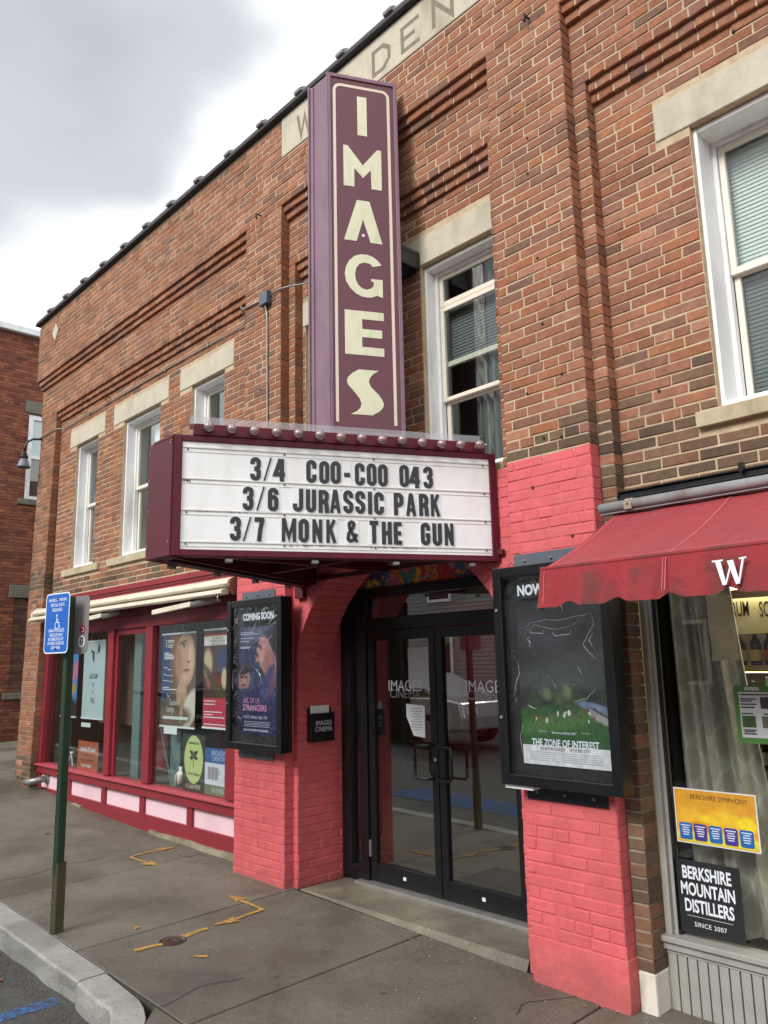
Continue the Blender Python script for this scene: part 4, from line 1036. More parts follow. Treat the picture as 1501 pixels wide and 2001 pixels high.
for i in range(900):
    x = rg.uniform(-10.3, -2.2); y = rg.uniform(-1.55, .05) if rg.random() < .5 else .05-abs(rg.gauss(0, .12))
    if not -1.58 < y < .05: continue
    s_ = rg.uniform(.0015, .004); z = GX(x, y)+.003
    gr.add([(x-s_, y-s_, z), (x+s_, y-s_*.8, z), (x+s_*.7, y+s_, z), (x-s_*.8, y+s_, z), (x, y, z+s_)], [(0, 1, 4), (1, 2, 4), (2, 3, 4), (3, 0, 4)])
gr.build('pavement_grit', paint('grit_pale', srgb(168, 160, 144), .9, .5, 200), kind='stuff', origin=(-6, -1, 0), label='pale specks of grit on the pavement', cat='grit')
#PART2
# ------------------------------------------------------------------ condensed marquee lettering
def arcpts(cx, cy, r, a0, a1, n=5): return [(cx+r*math.cos(R(a0+(a1-a0)*i/n)), cy+r*math.sin(R(a0+(a1-a0)*i/n))) for i in range(n+1)]
A_, B_, LO, HI, Q = .085, .355, .085, .915, .125
def tl(): return arcpts(A_+Q, HI-Q, Q, 180, 90)
def tr_(): return arcpts(B_-Q, HI-Q, Q, 90, 0)
def br_(): return arcpts(B_-Q, LO+Q, Q, 0, -90)
def bl_(): return arcpts(A_+Q, LO+Q, Q, 270, 180)
GL = {
 'O': (.44, [(tl()+tr_()+br_()+bl_(), True)]),
 'C': (.44, [([(B_, .64)]+tr_()[::-1]+tl()[::-1]+bl_()[::-1]+br_()[::-1]+[(B_, .36)], False)]),
 'G': (.44, [([(B_, .66)]+tr_()[::-1]+tl()[::-1]+bl_()[::-1]+br_()[::-1]+[(B_, .45), (.23, .45)], False)]),
 'S': (.44, [([(B_, .68)]+tr_()[::-1]+tl()[::-1]+[(A_, .66), (A_+.03, .58), (B_-.03, .42), (B_, .34)]+br_()+bl_()+[(A_, .31)], False)]),
 'J': (.42, [([(B_, 1)]+br_()+bl_()+[(A_, .34)], False)]),
 'U': (.44, [([(A_, 1)]+bl_()[::-1]+br_()[::-1]+[(B_, 1)], False)]),
 'P': (.44, [([(A_, 0), (A_, 1)], False), ([(A_, HI)]+tr_()+arcpts(B_-Q, .46+Q, Q, 0, -90)+[(A_, .46)], False)]),
 'R': (.45, [([(A_, 0), (A_, 1)], False), ([(A_, HI)]+tr_()+arcpts(B_-Q, .50+Q, Q, 0, -90)+[(A_, .50)], False), ([(.24, .5), (B_-.01, .38), (B_+.01, 0)], False)]),
 'A': (.46, [([(.065, 0), (.205, .97)], False), ([(.395, 0), (.255, .97)], False), ([(.12, .27), (.34, .27)], False), ([(.16, .955), (.30, .955)], False)]),
 'M': (.60, [([(A_, 0), (A_, 1)], False), ([(.515, 0), (.515, 1)], False), ([(.10, .97), (.30, .18), (.50, .97)], False)]),
 'N': (.46, [([(A_, 0), (A_, 1)], False), ([(.375, 0), (.375, 1)], False), ([(.09, .95), (.37, .05)], False)]),
 'K': (.46, [([(A_, 0), (A_, 1)], False), ([(.37, 1), (.12, .42)], False), ([(.20, .60), (.385, 0)], False)]),
 'T': (.42, [([(.21, 0), (.21, .95)], False), ([(.01, HI), (.41, HI)], False)]),
 'H': (.45, [([(A_, 0), (A_, 1)], False), ([(.365, 0), (.365, 1)], False), ([(A_, .5), (.365, .5)], False)]),
 'E': (.40, [([(A_, 0), (A_, 1)], False), ([(A_, HI), (.37, HI)], False), ([(A_, .5), (.34, .5)], False), ([(A_, LO), (.37, LO)], False)]),
 'I': (.17, [([(A_, 0), (A_, 1)], False)]),
 '0': (.44, [(tl()+tr_()+br_()+bl_(), True)]),
 '3': (.44, [([(A_, .72)]+tl()+tr_()+[(B_, .64), (B_-.06, .52), (.17, .515)], False), ([(.17, .51), (B_-.05, .50), (B_, .40)]+br_()+bl_()+[(A_, .28)], False)]),
 '4': (.46, [([(.25, .97), (.03, .30), (.45, .30)], False), ([(.315, 0), (.315, .985)], False)]),
 '6': (.44, [([(A_, .3), (A_, .6)]+tl()+tr_()+[(B_, .72)], False), (arcpts(A_+Q, .60-Q, Q, 180, 90)+arcpts(B_-Q, .60-Q, Q, 90, 0)+br_()+bl_(), True)]),
 '7': (.42, [([(.0, HI), (.40, HI)], False), ([(.345, .93), (.25, .5), (.20, 0)], False)]),
 '-': (.30, [([(.0, .44), (.27, .44)], False)]),
 '&': (.52, [([(.48, .03), (.15, .62)]+arcpts(.235, .80, .11, 170, 10, 7)+[(.30, .66), (.10, .40)]+arcpts(.19, .20, .12, 150, 290, 7)+[(.38, .20), (.46, .40)], False)]),
}
# ------------------------------------------------------------------ V-shaped marquee over the doors
MA, MBp = (-3.88, -1.69), (-3.03, .075)           # right face: street end, wall end
MC, MD = (-4.16, -1.69), (-5.03, .075)            # left face
mq = empty('cinema_marquee', (-4.03, -.6, 2.22), 'maroon V-shaped cinema marquee with white letter boards and round bulbs above the doors', 'marquee')
FR = frame((*MA, 0), (MBp[0]-MA[0], MBp[1]-MA[1], 0)); FL = frame((*MD, 0), (MC[0]-MD[0], MC[1]-MD[1], 0))
LM = math.hypot(MBp[0]-MA[0], MBp[1]-MA[1])       # length of a face
ZB, ZT = 2.222, 2.905
q = MB()
for F, fl in ((FR, 0), (FL, 1)):
    e0, e1 = (0, LM)
    q.obox(F, e0, e1, ZB+.034, ZT-.036, -.13, -.006)                          # cabinet
q.prism(lambda u, v_, n=0: (u, v_, n), [(-3.955, -1.655), (-3.12, .07), (-4.94, .07), (-4.085, -1.655)], 2.80, 2.885)
cab = q.build('cabinet', 'maroon', mq, bevel=.003)
for F, fl in ((FR, 0), (FL, 1)):
    nm = 'face_frame'; q = MB(); c0 = .046 if not fl else .036; c1 = LM-.046
    q.obox(F, 0.001, c0, ZB, ZT, -.05, .006); q.obox(F, c1, LM, ZB, ZT, -.05, .006)
    q.obox(F, c0, c1, ZB, ZB+.036, -.05, .0055); q.obox(F, c0, c1, ZT-.036, ZT, -.05, .0055)
    q.build(nm, 'maroon', mq, bevel=.003)
    q = MB(); r0, r1 = (.103, LM-.07) if not fl else (.07, LM-.103)
    q.obox(F, r0, r1, ZT+.0005, 2.972, -.05, .012); rail = q.build('bulb_rail', 'maroon', mq, bevel=.003)
    q = MB(); q.obox(F, c0, c1, ZB+.036, ZT-.036, -.05, -.0045); bd = q.build('letter_board', 'board', mq)
    for zz in (2.835, 2.655, 2.477, 2.300):
        q = MB(); q.obox(F, c0, c1, zz-.0025, zz+.0035, -.02, .001); q.obox(F, c0, c1, zz-.026, zz-.0225, -.02, -.002); q.build('letter_track', 'track', mq)
    for i in range(14):
        u = (.184+.1267*i) if not fl else (LM-.184-.1267*i)
        q = MB(); c = F(u, 2.938, .012); nrm = np.array(F(0, 0, 1))-np.array(F(0, 0, 0))
        q.lathe(c, [(.014, -.004), (.016, .010), (.012, .012), (.022, .022), (.0275, .036), (.0285, .050), (.0255, .062), (.018, .072), (.008, .0765), (.0015, .0775)], 14, axis=tuple(nrm))
        bo_ = q.build('bulb', 'bulb', mq, smooth=True, origin=c); bo_.rotation_euler = (random.uniform(-.12, .12), random.uniform(-.12, .12), 0); bo_.scale = (random.uniform(.94, 1.04),)*3
    q = MB(); q.obox(F, r0-.02, r1+.02, 2.975, 3.022, -.02, -.017); q.obox(F, r0-.02, r1+.03, 2.974, 2.977, -.12, -.02); q.build('rain_guard', 'clear', mq)
    for i in range(4):
        u = LM*(.16+.25*i); q = MB(); q.obox(F, u-.022, u+.022, ZB-.030, ZB-.006, -.055, -.015); q.build('floodlight', 'steel', mq, bevel=.006, seg=2)
q = MB(); q.box(MC[0]-.002, MA[0]-.001, -1.70, -1.66, ZB, ZT-.018); q.box(MC[0]+.05, MA[0]-.0015, -1.6985, -1.66, ZT-.018, ZT+.0)
fp = q.build('end_panel', 'maroon', mq, bevel=.003)
for x, z in ((-4.14, 2.30), (-4.14, 2.50), (-4.14, 2.68), (-4.14, 2.84), (-3.90, 2.30), (-3.90, 2.86)):
    q = MB(); q.tube([(x, -1.700, z), (x, -1.704, z)], .006, 8); q.build('rivet', 'steel', fp)
# underside: bottom flange, inner walls, beams
q = MB()
for F in (FR, FL): q.obox(F, .0, LM, ZB-.0, ZB+.012, -.085, -.052)
q.box(MC[0], MA[0], -1.655, -1.60, ZB, ZB+.012)
q.build('bottom_flange', 'flange', mq, bevel=.002)
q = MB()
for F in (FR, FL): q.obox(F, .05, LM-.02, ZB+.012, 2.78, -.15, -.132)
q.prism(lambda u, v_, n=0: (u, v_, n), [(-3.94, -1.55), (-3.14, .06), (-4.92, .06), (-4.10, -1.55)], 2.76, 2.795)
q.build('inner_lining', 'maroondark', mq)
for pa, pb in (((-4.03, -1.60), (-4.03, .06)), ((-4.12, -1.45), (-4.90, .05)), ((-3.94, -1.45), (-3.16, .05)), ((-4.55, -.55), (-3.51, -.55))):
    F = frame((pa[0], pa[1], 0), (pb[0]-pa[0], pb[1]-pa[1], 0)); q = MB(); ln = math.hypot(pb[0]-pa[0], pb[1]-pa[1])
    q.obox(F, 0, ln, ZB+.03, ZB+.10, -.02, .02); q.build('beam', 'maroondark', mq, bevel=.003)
q = MB(); q.box(-5.06, -2.99, .055, .079, 2.262, 2.295); q.box(-5.09, -4.98, .04, .078, 2.14, 2.36); q.build('wall_rail', 'maroondark', mq, bevel=.003)
q = MB()
for zz in (2.835, 2.655, 2.477, 2.300):
    for u in (.075, .62, 1.16, LM-.085): q.tube([FR(u, zz-.012, -.004), FR(u, zz-.012, .002)], .005, 6)
for u in (.25, .75, 1.2, 1.7):
    for zz in (ZB+.014, ZT-.012): q.tube([FR(u, zz, .004), FR(u, zz, .0085)], .004, 6)
q.build('screw', 'hook', mq, kind='stuff')
rstn = worn('rust_stain', srgb(120, 84, 52), srgb(214, 212, 204), 40, .36, .52)
for k_, (u0, u1, zz, hh) in enumerate(((.62, .80, 2.297, .007), (.80, .93, 2.2965, .004), (1.10, 1.28, 2.296, .006), (1.28, 1.47, 2.2955, .004), (.05, .095, 2.652, .010), (.05, .20, 2.474, .003), (.22, .42, 2.474, .003))):
    q = MB(); n_ = 10; top = [(u0+(u1-u0)*i/n_, zz) for i in range(n_+1)]; bot = [(u0+(u1-u0)*(n_-i)/n_, zz-hh*random.uniform(.5, 1.6)) for i in range(n_+1)]
    for i in range(n_): q.prism(FR, [top[i], bot[n_-i], bot[n_-i-1], top[i+1]], -.004, -.0005)
    q.build('rust_stain', rstn, mq)
# the changeable letters
ROWS = [(2.664, '3/4  COO-COO 043', [(.424, '3'), (.503, '/'), (.563, '4'), (.749, 'C'), (.826, 'O'), (.895, 'O'), (.975, '-'), (1.042, 'C'), (1.116, 'O'), (1.186, 'O'), (1.321, '0'), (1.390, '4'), (1.475, '3')]),
        (2.490, '', [(.384, '3'), (.464, '/'), (.526, '6'), (.670, 'J'), (.746, 'U'), (.821, 'R'), (.889, 'A'), (.969, 'S'), (1.042, 'S'), (1.120, 'I'), (1.158, 'C'), (1.281, 'P'), (1.358, 'A'), (1.441, 'R'), (1.515, 'K')]),
        (2.315, '', [(.315, '3'), (.390, '/'), (.450, '7'), (.603, 'M'), (.703, 'O'), (.781, 'N'), (.863, 'K'), (.985, '&'), (1.125, 'T'), (1.202, 'H'), (1.276, 'E'), (1.447, 'G'), (1.522, 'U'), (1.598, 'N')])]
for zb, _t, L_ in ROWS:
    for u, ch in L_:
        h = .1345; q = MB(); dz = random.uniform(-.0022, .0022)
        if ch == '/': q.strip(FR, [(u, zb-.002+dz), (u+.038, zb+h+dz)], .009, -.0045, .0025); w_ = .045
        else:
            w_, sl = GL[ch]; w_ *= h*.985 if ch != 'M' else h*1.08
            sx = .985 if ch != 'M' else 1.08
            q_pts = [([(a*sx, b) for a, b in p], c) for p, c in sl]
            strokes(q, FR, u, zb+dz, h, q_pts, .0245 if ch not in 'AMNK&' else .0195, -.0045, .0022)
        lt = q.build('letter', 'black', mq)
        q = MB(); q.obox(FR, u-.006, u+w_+.006, zb-.006, zb+h+.006, -.0044, -.0026); q.build('clear_card', 'tile', lt)
# ------------------------------------------------------------------ blade sign
bd_ = empty('blade_sign', (-4.03, -.3, 3.0), 'tall mauve and plum vertical sign reading IMAGES, standing above the marquee', 'sign')
BA, BB, BC, BD = (-3.917, -.53), (-3.678, -.067), (-4.143, -.53), (-4.382, -.067)
FBl = frame((*BA, 0), (BB[0]-BA[0], BB[1]-BA[1], 0)); FBr = frame((*BD, 0), (BC[0]-BD[0], BC[1]-BD[1], 0)); LB = math.hypot(BB[0]-BA[0], BB[1]-BA[1])
q = MB(); q.prism(lambda u, v_, n=0: (u, v_, n), [(BA[0]-.006, BA[1]+.004), (BB[0]-.008, BB[1]), (BD[0]+.008, BD[1]), (BC[0]+.006, BC[1]+.004)], 2.83, 5.862)
q.build('cabinet', 'mauve', bd_)
for F, m0, m1 in ((FBl, .0, LB), (FBr, 0, LB)):
    q = MB(); q.obox(F, .0, .019, 2.86, 5.875, -.03, .008); q.obox(F, LB-.026, LB, 2.86, 5.875, -.03, .008); q.obox(F, .019, LB-.026, 5.846, 5.875, -.03, .0075); q.obox(F, .019, LB-.026, 3.12, 3.155, -.03, .0075)
    q.build('face_frame', 'mauve', bd_, bevel=.002)
    q = MB(); q.obox(F, .019, LB-.026, 3.155, 5.846, -.01, -.0025); fc = q.build('face_panel', 'plum', bd_)
    q = MB(); r_ = .05
    q.strip(F, [(.0455, 3.219), (.0455, 5.792-r_)]+[(.0455+r_-r_*math.cos(R(a)), 5.792-r_+r_*math.sin(R(a))) for a in (15, 30, 45, 60, 75)]+[(.0455+r_, 5.792), (.4535-r_, 5.792)]+[(.4535-r_+r_*math.sin(R(a)), 5.792-r_+r_*math.cos(R(a))) for a in (15, 30, 45, 60, 75)]+[(.4535, 5.792-r_), (.4535, 3.214)], .021, -.0025, -.0005)
    q.build('border_line', 'line', fc)
    PL = {'I': [(.217, 5.718), (.288, 5.718), (.288, 5.399), (.217, 5.399)],
          'M': [(.109, 5.303), (.141, 5.303), (.251, 5.159), (.361, 5.300), (.392, 5.300), (.391, 4.979), (.314, 4.979), (.312, 5.129), (.252, 5.058), (.188, 5.130), (.187, 4.980), (.109, 4.980)],
          'A': [(.203, 4.877), (.296, 4.877), (.386, 4.554), (.300, 4.556), (.247, 4.731), (.197, 4.557), (.106, 4.558)],
          'G': [(.376, 4.391), (.349, 4.424), (.314, 4.448), (.269, 4.461), (.224, 4.458), (.179, 4.440), (.139, 4.400), (.116, 4.350), (.108, 4.298), (.117, 4.244), (.145, 4.196), (.184, 4.160), (.228, 4.139), (.272, 4.135), (.308, 4.141), (.339, 4.157), (.381, 4.143), (.382, 4.279), (.298, 4.279), (.298, 4.260), (.317, 4.257), (.314, 4.225), (.295, 4.205), (.264, 4.194), (.229, 4.202), (.203, 4.226), (.186, 4.261), (.182, 4.307), (.191, 4.350), (.214, 4.383), (.250, 4.398), (.290, 4.393), (.314, 4.371)],
          'E': [(.104, 4.030), (.384, 4.030), (.384, 3.970), (.227, 3.970), (.227, 3.898), (.370, 3.898), (.370, 3.838), (.225, 3.838), (.225, 3.766), (.382, 3.766), (.382, 3.706), (.104, 3.706)],
          'S': [(.196, 3.600), (.338, 3.600), (.298, 3.572), (.275, 3.543), (.267, 3.514), (.282, 3.479), (.334, 3.428), (.362, 3.390), (.371, 3.364), (.366, 3.339), (.346, 3.313), (.292, 3.278), (.138, 3.278), (.181, 3.302), (.206, 3.328), (.213, 3.358), (.202, 3.391), (.169, 3.433), (.123, 3.483), (.113, 3.512), (.122, 3.540), (.151, 3.570)]}
    for ch in 'IMAGES':
        q = MB(); q.prism(F, PL[ch][::-1], -.0025, .0004); q.build('letter', 'letter', fc)
    q = MB(); q.prism(F, [(.247+.011*math.cos(t_), 4.606+.011*math.sin(t_)) for t_ in np.linspace(0, 6.28, 13)[:-1]], -.0025, .0004); q.build('dot', 'signwhite', fc)
q = MB()
for x in (BC[0]-.004, BA[0]-.012): q.box(x, x+.016, -.540, -.50, 2.86, 5.88)
q.box(BC[0]+.03, BC[0]+.055, -.536, -.52, 2.86, 5.85)
q.build('front_trim', 'mauve', bd_, bevel=.002)
q = MB(); q.box(-3.86, -3.70, -.06, .154, 4.565, 4.60); q.box(-3.735, -3.70, -.05, .153, 4.46, 4.565); q.box(-3.95, -3.735, .13, .155, 4.45, 4.565)
q.build('wall_bracket', 'blackmetal', bd_, bevel=.004)

# ------------------------------------------------------------------ poster cases
def poster_case(x0, x1, z0, z1, label, pw, plates):
    """black lockable case; the poster hangs inside it"""
    t = empty('poster_case', ((x0+x1)/2, -.06, z0), label, 'poster case'); yf, yb = -.125, -.012
    q = MB(); q.box(x0+.01, x1-.01, -.03, yb, z0+.01, z1-.01); q.box(x0, x0+.012, yf+.012, yb, z0, z1); q.box(x1-.012, x1, yf+.012, yb, z0, z1); q.box(x0+.012, x1-.012, yf+.012, yb, z0, z0+.012); q.box(x0+.012, x1-.012, yf+.012, yb, z1-.012, z1)
    q.build('case_body', 'blackmetal', t, bevel=.003)
    q = MB(); w_ = .055
    q.box(x0-.003, x0+w_, yf, yf+.03, z0-.003, z1+.003); q.box(x1-w_, x1+.003, yf, yf+.03, z0-.003, z1+.003); q.box(x0+w_, x1-w_, yf+.002, yf+.03, z0-.003, z0+w_); q.box(x0+w_, x1-w_, yf+.002, yf+.03, z1-w_, z1+.003)
    q.build('case_door', 'blackmetal', t, bevel=.005, seg=2)
    q = MB(); q.box(x0+.05, x1-.05, -.062, -.055, z0+.05, z1-.05); q.build('back_board', 'blackmatte', t)
    q = MB(); q.box(x0+.05, x1-.05, yf+.016, yf+.019, z0+.05, z1-.05); q.build('cover', 'acrylic', t)
    for z in (z0+.30*(z1-z0), z0+.80*(z1-z0)):
        q = MB(); q.tube([(x0+.022, yf+.004, z), (x0+.022, yf-.006, z)], .009, 12); q.build('lock', 'steel', t)
    for (a, b, c, d, mt) in plates:
        q = MB(); q.box(a, b, -.010, -.003, c, d); pl_ = q.build('mounting_plate', mt, t, bevel=.002)
        for i in range(3):
            x = a+(b-a)*(.15+.35*i); q = MB(); q.tube([(x, -.010, (c+d)/2), (x, -.018, (c+d)/2)], .009, 6); q.tube([(x, -.018, (c+d)/2), (x, -.028, (c+d)/2)], .005, 6); q.build('bolt', 'steel', pl_)
    return t
poster_case(-5.815, -5.045, .965, 2.155, 'black wall case under the COMING SOON strip on the left coral pier', 0, [(-5.77, -5.29, 2.158, 2.235, 'plate'), (-5.79, -5.30, .885, .962, 'plate')])
poster_case(-2.935, -2.180, .950, 2.150, 'black wall case under the NOW strip beside the red awning', 0, [(-2.86, -2.33, 2.153, 2.235, 'plate'), (-2.85, -2.34, .862, .947, 'blackmetal')])
SK = lambda r, g, b, a=1: (*srgb(r, g, b)[:3], a)
pm = printed('poster_blue_print', srgb(30, 38, 66), [
    (.50, .55, .8, .55, 0, .6, SK(38, 48, 84)), (.45, .93, .5, .06, 12, .6, SK(92, 100, 122, .6)), (.55, .88, .45, .04, -14, .7, SK(98, 106, 130, .5)),
    (.84, .72, .30, .24, 35, .12, SK(38, 32, 44)),                                                                   # dark hair of the upper head
    (.70, .73, .21, .150, -38, .14, SK(168, 122, 114)), (.80, .65, .17, .12, 0, .25, SK(150, 104, 100)), (.52, .765, .055, .022, -30, .2, SK(184, 140, 130)),
    (.50, .69, .05, .020, 20, .2, SK(176, 128, 118)), (.455, .715, .042, .013, -10, .2, SK(130, 74, 78)), (.58, .80, .09, .012, -20, .3, SK(66, 46, 50)), (.60, .78, .028, .009, 0, .3, SK(50, 40, 46)), (.92, .62, .07, .045, 20, .2, SK(178, 124, 120)), (.62, .73, .05, .10, -35, .6, SK(196, 152, 142, .8)),
    (.82, .47, .34, .13, 30, .2, SK(54, 60, 106)), (.93, .53, .2, .08, 50, .3, SK(100, 66, 92)),
    (.12, .52, .19, .115, 0, .12, SK(150, 116, 112)), (.12, .60, .24, .055, 4, .15, SK(46, 38, 42)), (.08, .525, .05, .010, 0, .3, SK(58, 44, 48)), (.20, .525, .04, .010, 0, .3, SK(58, 44, 48)), (.15, .49, .022, .026, 0, .4, SK(176, 136, 126)), (.14, .45, .055, .010, 0, .3, SK(110, 62, 66)),
    (.20, .36, .35, .06, 0, .3, SK(40, 46, 84)), (.5, .12, .9, .20, 0, .6, SK(26, 34, 74))], .22, 11, .3)
def sheet(name, F, x0, x1, z0, z1, n, mat, label, cat, group=None):
    o = quad_uv(name, F, x0, x1, z0, z1, n, mat, None, label=label, cat=cat, group=group); return o
FP = FY(-.070)
ps = sheet('film_poster', FP, -5.71, -5.165, 1.083, 1.938, 0, pm, 'dark blue film poster with two heads in the case on the left pier', 'poster')
text('lettering', 'ALL OF US', FP, -5.52, 1.345, .062, paint('poster_pink', srgb(226, 150, 196), .5), ps, xs=.78, bold=-.0004)
text('lettering', 'STRANGERS', FP, -5.475, 1.287, .066, 'poster_pink' in M and M['poster_pink'] or bpy.data.materials['poster_pink'], ps, xs=.95, bold=.0008)
text('lettering', 'SCOTT  MESCAL  BELL  FOY', FP, -5.46, 1.215, .030, 'signwhite', ps, xs=.9)
text('lettering', 'ONLY IN THEATERS THIS DECEMBER', FP, -5.455, 1.115, .022, 'signwhite', ps, xs=.95, bold=.0004)
for i, s_ in enumerate(('A FILM BY ANDREW HAIGH', 'A GHOSTLY LOVE STORY', '* * * * *')):
    pass
q = MB()
for i, (w_, z) in enumerate(((.20, 1.893), (.26, 1.878), (.19, 1.846), (.12, 1.82), (.15, 1.775), (.13, 1.766))): q.box(-5.685, -5.685+w_, -.0715, -.0712, z-.0035, z+.0035)
for i in range(4): q.box(-5.62, -5.26, -.0715, -.0712, 1.18-.012*i, 1.184-.012*i)
q.build('small_print', paint('small_print_white', srgb(176, 180, 200), .5), ps)
cs = sheet('title_strip', FP, -5.645, -5.185, 1.975, 2.058, .012, 'blackmatte', 'black strip with white words COMING SOON at the top of the left case', 'sign')
FQ = FY(-.0832); text('lettering', 'COMING SOON', FQ, -5.415, 2.015, .076, 'signwhite', cs, xs=.80, bold=.0035)
rp = random.Random(11); gb = [(.5, .74, 1.0, .32, 0, .5, SK(40, 41, 44)), (.62, .60, .5, .10, 8, .8, SK(66, 68, 70)), (.3, .80, .35, .10, -12, .8, SK(60, 61, 64)), (.5, .52, .6, .06, 0, .8, SK(70, 74, 72))]
gb += [(rp.uniform(0, 1), rp.uniform(.385, .425), rp.uniform(.05, .11), rp.uniform(.02, .05), 0, .5, SK(*rp.choice(((50, 66, 44), (66, 84, 56), (44, 54, 46), (84, 98, 74))))) for _ in range(12)]
gb += [(.32, .44, .05, .035, 0, .7, SK(92, 112, 84)), (.56, .45, .05, .045, 0, .7, SK(96, 116, 86)), (.5, .22, .9, .145, 0, .12, SK(50, 86, 46)), (.4, .26, .5, .05, 6, .5, SK(72, 108, 56)), (.88, .355, .2, .028, -8, .3, SK(112, 124, 150)), (.93, .30, .16, .03, -16, .3, SK(142, 142, 142)), (.93, .325, .14, .008, -16, .3, SK(70, 72, 76))]
gb += [(.16+.085*i_+rp.uniform(-.04, .04), .305+rp.uniform(-.05, .05), rp.uniform(.006, .018), rp.uniform(.006, .018), rp.uniform(-20, 20), .2, SK(*rp.choice(((206, 204, 200), (150, 74, 44), (60, 70, 100), (190, 180, 190), (120, 60, 44), (66, 56, 60))))) for i_ in range(9) for _ in range(4)]
pm = printed('poster_garden_print', srgb(40, 41, 44), gb, .30, 16, .3, bands=[(-.01, .118, srgb(214, 216, 218))])
ps = sheet('film_poster', FP, -2.815, -2.265, 1.062, 1.925, 0, pm, 'film poster of a green garden party under a black sky in the right case', 'poster')
text('lettering', 'THE ZONE OF INTEREST', FP, -2.54, 1.178, .052, 'signwhite', ps, xs=.74, bold=.0012)
text('lettering', 'JONATHAN GLAZER     DECEMBER 15TH', FP, -2.54, 1.148, .024, 'black', ps, xs=.72)
text('lettering', '* * * * *      "An extraordinary film"      * * * * *', FP, -2.54, 1.235, .020, 'signwhite', ps, xs=.85)
q = MB()
for i in range(5): q.box(-2.77, -2.31, -.0715, -.0712, 1.128-.011*i, 1.1305-.011*i)
q.build('small_print', paint('small_print_grey', srgb(160, 162, 164), .5), ps)
cs = sheet('title_strip', FP, -2.79, -2.33, 1.968, 2.062, .012, 'blackmatte', 'black strip with the white word NOW at the top of the right case', 'sign')
text('lettering', 'NOW', FQ, -2.70, 2.012, .080, 'signwhite', cs, xs=.86, bold=.0035)
q = MB(); q.box(-2.93, -2.74, -.10, -.035, .925, .944); tag(q.build('paper_slip', 'paper'), 'white paper edge sticking out below the right poster case', 'paper')

glint_mat = bpy.data.materials.new('crease_glint'); glint_mat.use_nodes = True; tq = glint_mat.node_tree; tq.nodes.clear()  # pale strips along the film's wrinkles: their glints put into the colour
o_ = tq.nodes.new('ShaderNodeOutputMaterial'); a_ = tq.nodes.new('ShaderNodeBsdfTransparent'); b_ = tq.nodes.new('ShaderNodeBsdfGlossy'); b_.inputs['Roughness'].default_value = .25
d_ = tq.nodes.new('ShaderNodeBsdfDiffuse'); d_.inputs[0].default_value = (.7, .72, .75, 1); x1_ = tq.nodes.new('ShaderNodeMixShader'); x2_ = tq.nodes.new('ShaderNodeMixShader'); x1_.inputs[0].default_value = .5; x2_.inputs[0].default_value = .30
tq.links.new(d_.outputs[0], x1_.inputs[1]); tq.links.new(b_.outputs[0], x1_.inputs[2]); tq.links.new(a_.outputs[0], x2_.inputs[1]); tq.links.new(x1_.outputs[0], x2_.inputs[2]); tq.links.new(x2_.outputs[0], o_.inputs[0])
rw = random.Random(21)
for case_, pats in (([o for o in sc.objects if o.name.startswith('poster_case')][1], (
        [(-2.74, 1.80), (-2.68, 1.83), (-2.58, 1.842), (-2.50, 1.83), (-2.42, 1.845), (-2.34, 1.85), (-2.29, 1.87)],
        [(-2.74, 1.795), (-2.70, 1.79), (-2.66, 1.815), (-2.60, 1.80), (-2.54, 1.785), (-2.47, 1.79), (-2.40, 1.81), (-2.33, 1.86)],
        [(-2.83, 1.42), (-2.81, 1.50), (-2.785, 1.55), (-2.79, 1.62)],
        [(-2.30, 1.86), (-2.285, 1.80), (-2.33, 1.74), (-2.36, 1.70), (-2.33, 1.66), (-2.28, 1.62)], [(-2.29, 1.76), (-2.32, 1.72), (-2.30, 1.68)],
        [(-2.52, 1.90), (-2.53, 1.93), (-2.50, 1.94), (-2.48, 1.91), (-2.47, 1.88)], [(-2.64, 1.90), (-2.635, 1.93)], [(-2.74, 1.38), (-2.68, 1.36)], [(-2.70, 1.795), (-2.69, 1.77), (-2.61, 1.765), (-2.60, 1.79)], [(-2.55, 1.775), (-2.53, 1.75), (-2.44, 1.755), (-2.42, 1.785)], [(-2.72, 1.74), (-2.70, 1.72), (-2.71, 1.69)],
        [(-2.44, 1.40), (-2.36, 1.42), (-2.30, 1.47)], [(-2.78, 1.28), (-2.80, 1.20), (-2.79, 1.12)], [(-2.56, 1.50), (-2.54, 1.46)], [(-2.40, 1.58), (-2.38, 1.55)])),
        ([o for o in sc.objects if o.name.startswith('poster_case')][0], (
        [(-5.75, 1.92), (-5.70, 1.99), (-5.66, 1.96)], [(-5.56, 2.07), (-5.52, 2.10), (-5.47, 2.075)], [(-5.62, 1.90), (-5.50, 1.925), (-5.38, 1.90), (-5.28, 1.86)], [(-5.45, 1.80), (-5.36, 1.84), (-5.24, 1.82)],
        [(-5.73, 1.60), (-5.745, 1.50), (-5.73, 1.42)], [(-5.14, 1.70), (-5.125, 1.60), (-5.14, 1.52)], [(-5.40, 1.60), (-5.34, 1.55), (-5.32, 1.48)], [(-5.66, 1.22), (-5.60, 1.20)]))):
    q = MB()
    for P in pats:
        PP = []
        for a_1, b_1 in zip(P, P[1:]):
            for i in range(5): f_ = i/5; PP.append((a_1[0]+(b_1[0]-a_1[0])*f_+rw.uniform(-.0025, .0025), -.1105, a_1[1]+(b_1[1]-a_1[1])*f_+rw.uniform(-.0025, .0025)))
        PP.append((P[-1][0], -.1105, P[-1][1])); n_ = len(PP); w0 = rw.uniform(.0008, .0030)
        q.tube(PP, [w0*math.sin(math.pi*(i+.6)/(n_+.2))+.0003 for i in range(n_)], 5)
    q.build('crease_glint', glint_mat, case_, kind='stuff')
